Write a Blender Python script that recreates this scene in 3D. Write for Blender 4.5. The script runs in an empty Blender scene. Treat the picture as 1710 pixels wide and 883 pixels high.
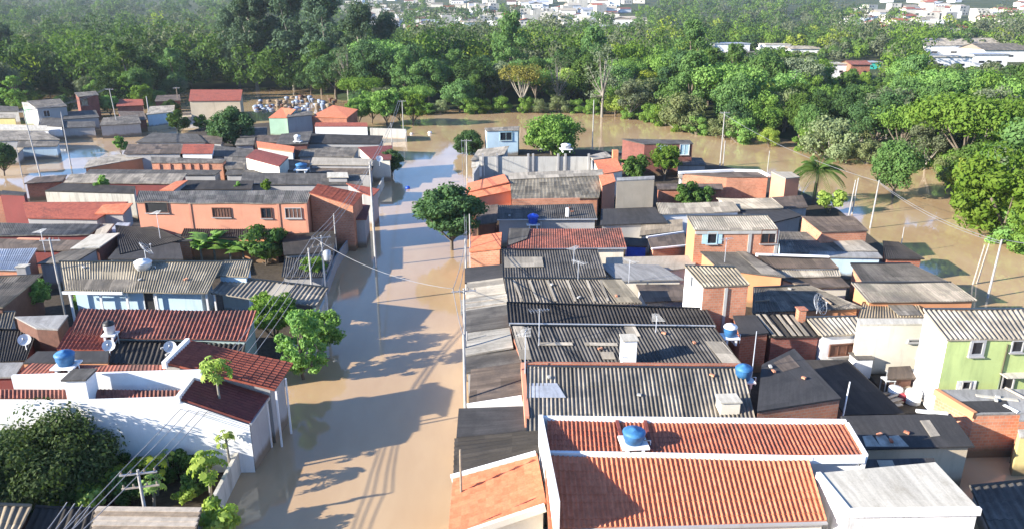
import bpy, math, random
import numpy as np
from mathutils import Vector, Matrix

scene = bpy.context.scene
COL = scene.collection
R = math.radians

# ------------------------------------------------------------------ camera, sky, sun, exposure
CAM_H, PITCH, YAW, FOC = 25.0, 18.5, 3.6, 1250.0        # metres, degrees, focal length in photo pixels
PW, PH = 1710.0, 883.0
cam_d = bpy.data.cameras.new('camera'); cam = bpy.data.objects.new('camera', cam_d); COL.objects.link(cam)
_p, _y = R(PITCH), R(YAW)
FWD = Vector((math.sin(_y)*math.cos(_p), math.cos(_y)*math.cos(_p), -math.sin(_p)))
RGT = Vector((math.cos(_y), -math.sin(_y), 0)); UPV = RGT.cross(FWD)
cam.location = (0, 0, CAM_H)
cam.rotation_euler = Matrix((RGT, UPV, -FWD)).transposed().to_euler()
cam_d.sensor_width = 36; cam_d.lens = 36*FOC/PW
cam_d.clip_start = 0.5; cam_d.clip_end = 12000
scene.camera = cam

SUN_EL, SUN_AZ = 20.5, 17.0      # the light travels towards +x and a little towards +y
world = bpy.data.worlds.new('World'); scene.world = world; world.use_nodes = True
_nt = world.node_tree; _sky = _nt.nodes.new('ShaderNodeTexSky'); _sky.sky_type = 'NISHITA'
_sky.sun_disc = False; _sky.sun_elevation = R(SUN_EL); _sky.sun_rotation = R(270-SUN_AZ)
_sky.air_density = 1.0; _sky.dust_density = 0.3; _sky.ozone_density = 3.0; _sky.altitude = 500
_tint = _nt.nodes.new('ShaderNodeMixRGB'); _tint.blend_type = 'MULTIPLY'; _tint.inputs[0].default_value = 1; _tint.inputs[2].default_value = (.80, .95, 1.20, 1)
_nt.links.new(_sky.outputs[0], _tint.inputs[1]); _nt.links.new(_tint.outputs[0], _nt.nodes['Background'].inputs[0])
_nt.nodes['Background'].inputs[1].default_value = 0.095
sun_d = bpy.data.lights.new('sun', 'SUN'); sun_d.energy = 5.0; sun_d.angle = R(0.5); sun_d.color = (1, .93, .82)
sun = bpy.data.objects.new('sun', sun_d); COL.objects.link(sun); sun.location = (-60, -10, 80)
_d = Vector((math.cos(R(SUN_EL))*math.cos(R(SUN_AZ)), math.cos(R(SUN_EL))*math.sin(R(SUN_AZ)), -math.sin(R(SUN_EL))))
sun.rotation_euler = _d.to_track_quat('-Z', 'Y').to_euler()
vs = scene.view_settings; vs.view_transform = 'Standard'; vs.look = 'None'; vs.gamma = 1; vs.use_curve_mapping = False
vs.exposure = 1.6
scene.render.engine = 'CYCLES'
cy = scene.cycles; cy.max_bounces = 5; cy.diffuse_bounces = 2; cy.glossy_bounces = 2; cy.transmission_bounces = 3
cy.volume_bounces = 0; cy.use_denoising = True; cy.caustics_reflective = False; cy.caustics_refractive = False

def P(px, py, z=0.0):
    """the place at height z that the surveyed photo shows at (px, py)"""
    d = FWD*FOC + RGT*(px-PW/2) + UPV*(PH/2-py)
    t = (z-CAM_H)/d.z
    return Vector((0, 0, CAM_H)) + d*t
def PY(px, py, y):
    d = FWD*FOC + RGT*(px-PW/2) + UPV*(PH/2-py)
    return Vector((0, 0, CAM_H)) + d*(y/d.y)
def pix(v):
    d = Vector(v)-Vector((0, 0, CAM_H)); f = d.dot(FWD)
    return (PW/2+FOC*d.dot(RGT)/f, PH/2-FOC*d.dot(UPV)/f, f)

# ------------------------------------------------------------------ object helpers
def tag(o, label=None, cat=None, group=None, kind=None):
    if label: o['label'] = label
    if cat: o['category'] = cat
    if group: o['group'] = group
    if kind: o['kind'] = kind
    return o
def empty(name, loc, label=None, cat=None, group=None, rz=0):
    o = bpy.data.objects.new(name, None); COL.objects.link(o); o.location = loc; o.rotation_euler = (0, 0, rz)
    o.empty_display_size = .3
    return tag(o, label, cat, group)

class MB:
    """collects faces and links them as one mesh"""
    def __init__(s): s.v = []; s.f = []; s.uv = []; s.mi = []; s.sm = []
    def face(s, pts, uv=None, mi=0, smooth=False):
        i = len(s.v); s.v += [tuple(p) for p in pts]; s.f.append(tuple(range(i, i+len(pts))))
        s.uv.append(uv or [(0, 0)]*len(pts)); s.mi.append(mi); s.sm.append(smooth)
    def quadm(s, a, b, c, d, mi=0):
        """a->b along, b->c up; uv in metres"""
        a, b, c, d = map(Vector, (a, b, c, d)); w = (b-a).length; h = (d-a).length
        s.face([a, b, c, d], [(0, 50), (w, 50), (w, 50+h), (0, 50+h)], mi)
    def box(s, c, size, rz=0, mi=0, axes=None):
        c = Vector(c); sx, sy, sz = [k/2 for k in size]
        if axes is None:
            ax = (Vector((math.cos(rz), math.sin(rz), 0)), Vector((-math.sin(rz), math.cos(rz), 0)), Vector((0, 0, 1)))
        else: ax = axes
        def q(i, j, k): return c+ax[0]*(i*sx)+ax[1]*(j*sy)+ax[2]*(k*sz)
        s.quadm(q(-1,-1,-1), q(1,-1,-1), q(1,-1,1), q(-1,-1,1), mi)
        s.quadm(q(1,1,-1), q(-1,1,-1), q(-1,1,1), q(1,1,1), mi)
        s.quadm(q(1,-1,-1), q(1,1,-1), q(1,1,1), q(1,-1,1), mi)
        s.quadm(q(-1,1,-1), q(-1,-1,-1), q(-1,-1,1), q(-1,1,1), mi)
        s.quadm(q(-1,-1,1), q(1,-1,1), q(1,1,1), q(-1,1,1), mi)
        s.quadm(q(-1,1,-1), q(1,1,-1), q(1,-1,-1), q(-1,-1,-1), mi)
    def beam(s, p0, p1, w, h, mi=0):
        """a bar from p0 to p1, w wide, h high, sitting on the line"""
        p0, p1 = Vector(p0), Vector(p1); d = (p1-p0); L = d.length
        if L < 1e-4: return
        a = d/L; b = Vector((0, 0, 1)).cross(a)
        b = b.normalized() if b.length > .05 else Vector((1, 0, 0))
        u = a.cross(b)
        s.box((p0+p1)/2+u*(h/2), (L, w, h), axes=(a, b, u), mi=mi)
    def tube(s, pts, r, n=6, mi=0, cap=True):
        pts = [Vector(p) for p in pts]
        rs = r if isinstance(r, (list, tuple)) else [r]*len(pts)
        rings = []; ref = None
        for i, p in enumerate(pts):
            t = (pts[min(i+1, len(pts)-1)]-pts[max(i-1, 0)]).normalized()
            if ref is None: ref = Vector((1, 0, 0)) if abs(t.x) < .8 else Vector((0, 1, 0))
            a = (ref-t*ref.dot(t)).normalized(); b = t.cross(a); ref = a
            rings.append([p+(a*math.cos(2*math.pi*k/n)+b*math.sin(2*math.pi*k/n))*rs[i] for k in range(n)])
        base = len(s.v)
        for rg in rings: s.v += [tuple(q) for q in rg]
        for i in range(len(pts)-1):
            for k in range(n):
                k2 = (k+1) % n
                s.f.append((base+i*n+k, base+i*n+k2, base+(i+1)*n+k2, base+(i+1)*n+k))
                s.uv.append([(k/n, i), ((k+1)/n, i), ((k+1)/n, i+1), (k/n, i+1)]); s.mi.append(mi); s.sm.append(True)
        if cap:
            for i0 in (0, len(pts)-1):
                s.f.append(tuple(base+i0*n+k for k in range(n))); s.uv.append([(0, 0)]*n); s.mi.append(mi); s.sm.append(False)
    def lathe(s, c, prof, n=14, mi=0, axis=None):
        c = Vector(c); z = Vector(axis).normalized() if axis else Vector((0, 0, 1))
        a = z.orthogonal().normalized(); b = z.cross(a); base = len(s.v)
        for r, h in prof:
            for k in range(n):
                s.v.append(tuple(c+z*h+(a*math.cos(2*math.pi*k/n)+b*math.sin(2*math.pi*k/n))*r))
        for i in range(len(prof)-1):
            for k in range(n):
                k2 = (k+1) % n
                s.f.append((base+i*n+k, base+i*n+k2, base+(i+1)*n+k2, base+(i+1)*n+k))
                s.uv.append([(0, 0)]*4); s.mi.append(mi); s.sm.append(True)
    def build(s, name, mats, parent=None, off=None):
        me = bpy.data.meshes.new(name)
        o3 = Vector(off) if off is not None else (Vector(parent['_o']) if parent is not None and '_o' in parent.keys() else Vector((0, 0, 0)))
        me.from_pydata([(x-o3.x, y-o3.y, z-o3.z) for x, y, z in s.v], [], s.f)
        uvl = me.uv_layers.new(name='UVMap')
        uvl.data.foreach_set('uv', [c for f in s.uv for p in f for c in p])
        me.polygons.foreach_set('material_index', s.mi); me.polygons.foreach_set('use_smooth', s.sm)
        for m in (mats if isinstance(mats, (list, tuple)) else [mats]): me.materials.append(m)
        me.update()
        o = bpy.data.objects.new(name, me); COL.objects.link(o)
        if parent is not None: o.parent = parent
        return o
def root_at(name, loc, label, cat, group=None):
    """an Empty whose parts may be built in world coordinates"""
    r = empty(name, loc, label, cat, group); r['_o'] = tuple(loc); return r
def single(mb, name, mats, loc, label, cat, group=None):
    """a thing that is one mesh, with its origin at its base"""
    o = mb.build(name, mats, None, loc); o.location = loc; return tag(o, label, cat, group)
def copy_tree(o, loc, scale=1, rz=0, label=None, group=None):
    c = o.copy(); COL.objects.link(c); c.location = loc; c.rotation_euler = (0, 0, rz)
    c.scale = (scale,)*3 if not isinstance(scale, tuple) else scale
    if label: c['label'] = label
    if group: c['group'] = group
    for ch in o.children:
        k = ch.copy(); COL.objects.link(k); k.parent = c
        for g in ch.children:
            q = g.copy(); COL.objects.link(q); q.parent = k
    return c

# ------------------------------------------------------------------ materials
class N:
    def __init__(s, name):
        s.m = bpy.data.materials.new(name); s.m.use_nodes = True; s.t = s.m.node_tree; s.b = s.t.nodes['Principled BSDF']
    def n(s, typ, **kw):
        x = s.t.nodes.new(typ)
        for k, v in kw.items():
            if k in x.inputs.keys() if isinstance(k, str) else False: x.inputs[k].default_value = v
            else: setattr(x, k, v)
        return x
    def l(s, a, b): s.t.links.new(a, b)
    def uv(s, sx=1, sy=1, jitter=True):
        tc = s.n('ShaderNodeTexCoord'); mp = s.n('ShaderNodeMapping'); mp.inputs['Scale'].default_value = (sx, sy, 1)
        s.l(tc.outputs['UV'], mp.inputs['Vector'])
        if jitter:
            oi = s.n('ShaderNodeObjectInfo'); ml = s.n('ShaderNodeMath', operation='MULTIPLY'); ml.inputs[1].default_value = 83.0
            s.l(oi.outputs['Random'], ml.inputs[0])
            cx = s.n('ShaderNodeCombineXYZ'); s.l(ml.outputs[0], cx.inputs[0]); s.l(ml.outputs[0], cx.inputs[2])
            s.l(cx.outputs[0], mp.inputs['Location'])
        return mp.outputs[0]
    def obj(s):
        tc = s.n('ShaderNodeTexCoord'); return tc.outputs['Object']
    def noise(s, vec, scale, detail=4, rough=.6):
        x = s.n('ShaderNodeTexNoise'); x.inputs['Scale'].default_value = scale; x.inputs['Detail'].default_value = detail
        x.inputs['Roughness'].default_value = rough; s.l(vec, x.inputs['Vector']); return x.outputs['Fac']
    def ramp(s, fac, stops):
        x = s.n('ShaderNodeValToRGB'); e = x.color_ramp.elements
        while len(e) < len(stops): e.new(.5)
        for i, (p, c) in enumerate(stops):
            e[i].position = p; e[i].color = (c, c, c, 1) if not isinstance(c, tuple) else (*c, 1)
        s.l(fac, x.inputs[0]); return x.outputs[0]
    def mix(s, a, b, fac, typ='MIX'):
        x = s.n('ShaderNodeMixRGB', blend_type=typ)
        for i, v in ((1, a), (2, b), (0, fac)):
            if hasattr(v, 'is_linked') or hasattr(v, 'links'): s.l(v, x.inputs[i])
            elif i == 0: x.inputs[0].default_value = v
            else: x.inputs[i].default_value = (*v, 1) if isinstance(v, tuple) else (v, v, v, 1)
        return x.outputs[0]
    def bump(s, h, strength=.3, dist=.02):
        x = s.n('ShaderNodeBump'); x.inputs['Strength'].default_value = strength; x.inputs['Distance'].default_value = dist
        s.l(h, x.inputs['Height']); s.l(x.outputs[0], s.b.inputs['Normal'])
    def done(s, col, rough=.8, spec=.3, metal=0):
        if isinstance(col, tuple): s.b.inputs['Base Color'].default_value = (*col, 1)
        else: s.l(col, s.b.inputs['Base Color'])
        s.b.inputs['Roughness'].default_value = rough; s.b.inputs['Specular IOR Level'].default_value = spec
        s.b.inputs['Metallic'].default_value = metal
        return s.m
def bricktex(x, vec, w, h, c1, c2, mortar=(0, 0, 0), ms=0.0, off=.5):
    t = x.n('ShaderNodeTexBrick'); t.offset = off; t.inputs['Scale'].default_value = 1
    t.inputs['Color1'].default_value = (*c1, 1); t.inputs['Color2'].default_value = (*c2, 1); t.inputs['Mortar'].default_value = (*mortar, 1)
    t.inputs['Mortar Size'].default_value = ms; t.inputs['Brick Width'].default_value = w; t.inputs['Row Height'].default_value = h
    t.inputs['Bias'].default_value = 0.0
    x.l(vec, t.inputs['Vector']); return t
def g3(v): return (v, v, v)
def sheet_mat(name, col, lichen, amount=.5, streak=.55, sheet=(.62, 1.26), w=1.06, h=1.5, rough=.85, metal=0, spec=.25):
    """weathered roof sheets: each sheet its own tone, stains running down the slope, lichen"""
    x = N(name); uv = x.uv(); t = bricktex(x, uv, w, h, g3(sheet[0]), g3(sheet[1]), off=.0)
    c = x.mix(col, t.outputs['Color'], 1.0, 'MULTIPLY')
    st = x.noise(x.uv(2.6, .22), 1.0, 5, .7); c = x.mix(c, x.ramp(st, [(.34, 1-streak), (.62, 1.0)]), .9, 'MULTIPLY')
    li = x.noise(x.uv(.55, .5), 1.0, 6, .68); c = x.mix(c, lichen, x.ramp(li, [(.62-.3*amount, 0.0), (.86-.3*amount, .9)]))
    fine = x.noise(uv, 9, 3, .7); c = x.mix(c, x.ramp(fine, [(.3, .8), (.7, 1.15)]), .6, 'MULTIPLY')
    return x.done(c, rough, spec, metal)
def tile_mat(name, c1, c2, lichen, amount=.4, rough=.8):
    x = N(name); uv = x.uv(); t = bricktex(x, uv, .28, .4, c1, c2, off=.0)
    li = x.noise(x.uv(.5, .45), 1.0, 6, .7); c = x.mix(t.outputs['Color'], lichen, x.ramp(li, [(.62-.3*amount, 0.0), (.84-.3*amount, .85)]))
    fine = x.noise(uv, 5, 4, .7); c = x.mix(c, x.ramp(fine, [(.3, .72), (.7, 1.15)]), .7, 'MULTIPLY')
    return x.done(c, rough, .25)
def mudline(x, c):
    tc = x.n('ShaderNodeTexCoord'); sp = x.n('ShaderNodeSeparateXYZ'); x.l(tc.outputs['UV'], sp.inputs[0])
    nz = x.noise(x.uv(.7, .3), 1.0, 4, .65)
    ad = x.n('ShaderNodeMath', operation='MULTIPLY_ADD'); ad.inputs[1].default_value = -.9; x.l(nz, ad.inputs[0]); x.l(sp.outputs[1], ad.inputs[2])
    return x.mix(c, (.17, .12, .07), x.ramp(ad.outputs[0], [(0.0, .85), (.42, 0.0)]))
def brick_mat(name, c1, c2, mortar, dirt=.3):
    x = N(name); uv = x.uv(jitter=False); t = bricktex(x, uv, .34, .2, c1, c2, mortar, .014)
    big = x.noise(x.uv(.5, .35), 1.0, 5, .65); c = x.mix(t.outputs['Color'], x.ramp(big, [(.32, 1-dirt), (.66, 1.12)]), .9, 'MULTIPLY')
    x.bump(t.outputs['Fac'], .4, -.02)
    return x.done(mudline(x, c), .9, .2)
def plaster_mat(name, col, stain=.35, stain_col=(.12, .11, .09), amount=.35):
    x = N(name); st = x.noise(x.uv(1.6, .18), 1.0, 5, .7); big = x.noise(x.uv(.4, .4), 1.0, 5, .65)
    c = x.mix(col, stain_col, x.ramp(st, [(.62-.2*amount, 0.0), (.85-.15*amount, stain)]))
    c = x.mix(c, x.ramp(big, [(.3, .82), (.65, 1.06)]), .8, 'MULTIPLY')
    x.bump(x.noise(x.uv(), 7, 3), .15, .01)
    return x.done(mudline(x, c), .9, .2)
def flat_mat(name, col, rough=.6, spec=.4, var=.25, metal=0):
    x = N(name); c = x.mix(col, x.ramp(x.noise(x.obj(), 2.5, 6, .7), [(.3, 1-var), (.7, 1+var)]), 1.0, 'MULTIPLY')
    return x.done(c, rough, spec, metal)

MAT = dict(
    sheet_light=sheet_mat('fibre_cement_light', (0.424, 0.369, 0.286), (.16, .15, .13), .35, .4),
    sheet_grey=sheet_mat('fibre_cement_grey', (0.318, 0.276, 0.218), (.09, .085, .075), .5, .55),
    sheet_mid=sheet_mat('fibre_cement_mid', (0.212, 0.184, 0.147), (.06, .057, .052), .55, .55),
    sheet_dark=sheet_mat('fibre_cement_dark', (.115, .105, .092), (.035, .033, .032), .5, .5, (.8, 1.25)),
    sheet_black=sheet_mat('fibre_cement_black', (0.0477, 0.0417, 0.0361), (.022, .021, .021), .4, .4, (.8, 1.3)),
    sheet_beige=sheet_mat('fibre_cement_beige', (0.36, 0.306, 0.218), (.12, .11, .085), .4, .5),
    sheet_tan=sheet_mat('fibre_cement_tan', (0.382, 0.301, 0.202), (.13, .11, .085), .4, .45),
    sheet_striped=sheet_mat('striped_sheet', (0.254, 0.223, 0.185), (.03, .03, .03), .5, .7, (.3, 2.4), .55, 9),
    sheet_brown=sheet_mat('fibre_cement_brown', (0.159, 0.121, 0.0924), (.06, .05, .045), .5, .5),
    slab_white=sheet_mat('painted_slab', (.60, .55, .45), (.30, .26, .19), .35, .35, (.92, 1.05), 2.6, 2.2),
    slab_grey=sheet_mat('concrete_slab', (.33, .32, .30), (.15, .14, .13), .4, .4, (.9, 1.1), 3, 3),
    slab_dark=sheet_mat('bitumen_slab', (.06, .057, .056), (.03, .03, .03), .5, .4, (.85, 1.15), 3, 3),
    slab_worn=sheet_mat('worn_pale_slab', (.44, .41, .35), (.16, .145, .12), .55, .5, (.8, 1.12), 1.3, 2.2),
    slab_tan=sheet_mat('bare_concrete', (.42, .37, .29), (.25, .21, .16), .3, .3, (.92, 1.08), 3, 3),
    metal_pale=sheet_mat('pale_metal_sheet', (.48, .50, .53), (.22, .22, .23), .3, .35, (.9, 1.1), .9, 6, .55, .3),
    tile_orange=tile_mat('orange_roof_tile', (.64, .215, .11), (.54, .165, .08), (.28, .10, .05), .1),
    tile_aged=tile_mat('aged_orange_roof_tile', (.54, .175, .095), (.38, .115, .065), (.16, .08, .06), .45),
    tile_red=tile_mat('red_roof_tile', (.37, .10, .06), (.26, .07, .045), (.10, .045, .035), .35),
    tile_worn=tile_mat('worn_roof_tile', (.36, .13, .09), (.20, .07, .05), (.09, .06, .05), .6),
    tile_maroon=tile_mat('maroon_roof_tile', (.20, .055, .045), (.14, .042, .036), (.08, .035, .03), .3),
    brick=brick_mat('orange_brick', (.60, .255, .145), (.50, .195, .11), (.46, .33, .24)),
    brick_red=brick_mat('red_brick', (.44, .15, .085), (.33, .11, .065), (.34, .23, .17)),
    brick_dark=brick_mat('dark_brick', (.24, .085, .065), (.18, .065, .05), (.17, .11, .095)),
    white=plaster_mat('white_plaster', (.80, .79, .77), .18), stained=plaster_mat('stained_white_plaster', (.78, .77, .74), .8, (.08, .08, .08), .55), weathered=plaster_mat('weathered_plaster', (.52, .49, .42), .7, (.13, .12, .1), .7),
    grey=plaster_mat('grey_render_and_shade', (.36, .35, .34), .5), concrete=plaster_mat('cinder_block', (.42, .41, .38), .6, (.14, .13, .12), .6),  # grey also paints the white house's shaded street side
    beige=plaster_mat('beige_plaster', (.52, .43, .31), .35), pink=plaster_mat('salmon_plaster', (.62, .275, .175), .3, (.3, .13, .09)),
    orange=plaster_mat('orange_plaster', (.56, .26, .13), .3, (.25, .11, .06)), blue=plaster_mat('pale_blue_plaster', (.45, .58, .66), .3),
    green=plaster_mat('lime_green_plaster', (.44, .53, .22), .6, (.25, .32, .14), .8), mint=plaster_mat('mint_plaster', (.40, .58, .42), .3),
    yellow=plaster_mat('yellow_plaster', (.66, .52, .22), .3), maroon=plaster_mat('maroon_plaster', (.20, .055, .05), .3),
    cream=plaster_mat('cream_plaster', (.70, .64, .53), .3), teal=plaster_mat('grey_green_plaster', (.30, .38, .36), .4),
    glass=flat_mat('dark_glass', (.02, .024, .03), .12, .5), frame=flat_mat('painted_frame', (.62, .63, .62), .5),
    shutter=flat_mat('pale_blue_shutter', (.38, .55, .60), .5), brown=flat_mat('brown_wood', (.13, .06, .04), .7),
    tank_blue=flat_mat('blue_plastic', (.04, .15, .32), .55, .35, .35), tank_white=flat_mat('white_plastic', (.72, .72, .70), .4),
    tarp=flat_mat('bright_blue_tarp', (.02, .08, .50), .4), teal_p=flat_mat('turquoise_sheet', (.05, .5, .42), .5),
    black=flat_mat('black_plastic', (.02, .02, .02), .5), metal=flat_mat('galvanised_metal', (.45, .46, .47), .45, .5, .15, .4),
    pole=flat_mat('pole_concrete', (.33, .315, .29), .85), wire=flat_mat('wire', (.22, .22, .23), .6), wood=flat_mat('weathered_wood', (.26, .2, .14), .85, .3, .35),
    wood_old=flat_mat('pale_old_wood', (.40, .34, .27), .85, .3, .3), bark=flat_mat('bark', (.13, .105, .08), .9, .2, .3), pale_bark=flat_mat('pale_bark', (.22, .20, .165), .9, .2, .3),
    soil=flat_mat('dark_soil', (.06, .048, .035), .95, .2, .4), trash=flat_mat('pale_sacks', (.24, .29, .37), .6, .3, .5), red_p=flat_mat('red_plastic', (.3, .04, .05), .5),
)
def leaf_mat(name, c1, c2, trans=.3, sc=.7):
    x = N(name); nz = x.noise(x.obj(), sc, 3, .6); oi = x.n('ShaderNodeObjectInfo')
    a = x.ramp(nz, [(.35, c1), (.65, c2)])
    hs = x.n('ShaderNodeHueSaturation')
    def rng(lo, hi):
        r = x.n('ShaderNodeMapRange'); r.inputs[3].default_value = lo; r.inputs[4].default_value = hi; x.l(oi.outputs['Random'], r.inputs[0]); return r.outputs[0]
    x.l(rng(.7, 1.35), hs.inputs['Value']); x.l(rng(.485, .515), hs.inputs['Hue']); x.l(rng(1.05, .85), hs.inputs['Saturation'])
    x.l(a, hs.inputs['Color']); x.done(hs.outputs[0], .7, .1)
    tr = x.n('ShaderNodeBsdfTranslucent'); mx = x.n('ShaderNodeMixShader'); mx.inputs[0].default_value = trans
    tint = x.mix(hs.outputs[0], (1.0, 1.15, .45), 1.0, 'MULTIPLY')
    x.l(tint, tr.inputs['Color']); x.l(x.b.outputs[0], mx.inputs[1]); x.l(tr.outputs[0], mx.inputs[2])
    x.l(mx.outputs[0], x.t.nodes['Material Output'].inputs['Surface']); return x.m
LEAF = dict(
    dark=leaf_mat('leaf_dark', (0.0406, 0.087, 0.0261), (0.0725, 0.138, 0.0377)), mid=leaf_mat('leaf_mid', (0.0653, 0.142, 0.029), (0.123, 0.21, 0.0493)),
    bright=leaf_mat('leaf_bright', (0.109, 0.225, 0.0319), (0.196, 0.312, 0.0551), .35), yellow=leaf_mat('leaf_yellow', (0.217, 0.319, 0.0435), (0.348, 0.42, 0.0653), .38),
    grey=leaf_mat('leaf_greyish', (0.109, 0.142, 0.0798), (0.181, 0.21, 0.116)), pale=leaf_mat('leaf_pale', (.13, .17, .065), (.21, .24, .10)),
    gold=leaf_mat('leaf_golden', (.24, .25, .06), (.33, .31, .075)), olive=leaf_mat('leaf_olive', (.065, .105, .038), (.11, .16, .058)), blue=leaf_mat('leaf_bluish', (0.0435, 0.0841, 0.0435), (0.0798, 0.123, 0.0609), .2),
)
# ------------------------------------------------------------------ the setting: ground, flood water, haze
rnd = random.Random(11); nr = np.random.default_rng(5)
SHORE_PX = [(-700, 210), (-200, 200), (0, 188), (40, 172), (60, 168), (130, 160), (170, 182), (235, 182), (300, 172), (320, 154), (420, 157), (520, 161), (600, 188), (700, 192), (800, 190), (960, 190), (1080, 202), (1150, 226), (1230, 240),
            (1330, 250), (1440, 274), (1570, 282), (1610, 330), (1690, 420), (1900, 520)]
SHORE = [P(x, y, 0) for x, y in SHORE_PX]
SX = np.array([p.x for p in SHORE]); SY = np.array([p.y for p in SHORE])
def shore_d(x, y):
    """rough distance behind the shoreline (positive on the wooded side), measured along the view"""
    a = math.degrees(math.atan2(x, y))
    sa = np.degrees(np.arctan2(SX, SY)); sr = np.hypot(SX, SY)
    return math.hypot(x, y)-float(np.interp(a, sa, sr))
def ground_h(x, y):
    d = math.hypot(x, y)
    sd = shore_d(x, y) if y > 1 else -50
    h = -1.5+min(max(sd/14, 0), 1)*2.1
    if d > 620: h += .058*(d-620)+2.5*math.sin(x*.006+1)*min((d-620)/500, 1)+2*math.sin(x*.013+y*.004)*min((d-620)/500, 1)
    if d > 1900: h += (d-1900)*.03*(1+.5*math.sin(x*.0016+.8))
    return h
def build_ground():
    mb = MB(); rings = [0, 20, 45, 70, 95, 120, 145, 165, 180, 190, 200, 210, 220, 230, 245, 260, 300, 360, 440, 540, 620, 700, 800, 950, 1100, 1300, 1500, 1800, 2100, 2500, 3000, 3600, 4500]
    angs = [k*1.5 for k in range(-40, 41)]
    full = [-180+12*k for k in range(0, 10)]+angs+[72+12*k for k in range(0, 10)]
    idx = {}
    for i, r in enumerate(rings):
        for j, a in enumerate(full):
            x, y = r*math.sin(R(a)), r*math.cos(R(a)); idx[i, j] = len(mb.v); mb.v.append((x, y, ground_h(x, y)))
    n = len(full)
    for i in range(len(rings)-1):
        for j in range(n):
            k = (j+1) % n; mb.f.append((idx[i, j], idx[i, k], idx[i+1, k], idx[i+1, j])); mb.uv.append([(0, 0)]*4); mb.mi.append(0); mb.sm.append(True)
    x = N('earth_and_scrub'); nz = x.noise(x.obj(), .03, 8, .65)
    c = x.ramp(nz, [(.35, (.035, .055, .022)), (.55, (.06, .075, .03)), (.72, (.12, .10, .065))])
    return tag(mb.build('ground', x.done(c, .95, .1)), kind='structure')
build_ground()
def build_water():
    x = N('muddy_flood_water'); o = x.obj()
    ms = x.n('ShaderNodeMapping'); ms.inputs['Scale'].default_value = (.11, .035, 1); x.l(o, ms.inputs[0]); sil = x.noise(ms.outputs[0], 1.0, 7, .62)
    c = x.ramp(sil, [(.35, (.40, .262, .14)), (.65, (.50, .355, .205))])
    x.done(c, .06, .5); x.b.inputs['IOR'].default_value = 1.48
    mp = x.n('ShaderNodeMapping'); mp.inputs['Scale'].default_value = (1, .6, 1); x.l(o, mp.inputs[0])
    w = x.noise(mp.outputs[0], .9, 4, .55)
    ws = x.ramp(x.noise(x.uv(jitter=False), 60, 3), [(.4, 0.0), (.6, 1.0)]) if 0 else x.ramp(x.noise(o, .035, 4, .6), [(.38, .25), (.62, 1.0)])
    x.bump(x.mix((.5, .5, .5), w, ws), .11, .05)
    x.l(x.ramp(x.noise(ms.outputs[0], 2.3, 5, .6), [(.4, .03), (.66, .13)]), x.b.inputs['Roughness'])
    mb = MB(); s = 480
    mb.face([(-s, -60, 0), (s, -60, 0), (s, 420, 0), (-s, 420, 0)])
    return tag(mb.build('water', x.m), kind='structure')
build_water()
def yard(name, pts, z=.05):
    m = MB(); q = [P(*a, z) for a in pts]; m.face([(v.x, v.y, z) for v in q])
    for i in range(len(q)): a, b = q[i], q[(i+1) % len(q)]; m.face([(a.x, a.y, z), (b.x, b.y, z), (b.x, b.y, -1.5), (a.x, a.y, -1.5)])
    return tag(m.build(name, MAT['soil']), kind='structure')
yard('dark_gap_mud', [(640, 236), (612, 330), (560, 440), (520, 520), (470, 600), (-60, 640), (-60, 345), (60, 330), (170, 285), (260, 240), (330, 215), (450, 205), (600, 208)])  # dark mud added over the floodwater to darken the gaps between roofs
yard('dark_gap_mud', [(800, 250), (985, 250), (1170, 270), (1280, 292), (1400, 350), (1500, 432), (1600, 500), (1700, 560), (1700, 640), (1560, 730), (1380, 800), (930, 830), (800, 720), (800, 420)])
def build_haze():
    mb = MB(); mb.box((0, 2050, 75), (7200, 4700, 220))
    m = bpy.data.materials.new('haze_air'); m.use_nodes = True; t = m.node_tree
    t.nodes.remove(t.nodes['Principled BSDF']); v = t.nodes.new('ShaderNodeVolumePrincipled')
    v.inputs['Color'].default_value = (.80, .90, 1, 1); v.inputs['Density'].default_value = HAZE; v.inputs['Anisotropy'].default_value = .2
    t.links.new(v.outputs[0], t.nodes['Material Output'].inputs['Volume'])
    return tag(mb.build('haze', m), kind='stuff')
HAZE = .00011
if HAZE: build_haze()

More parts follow.
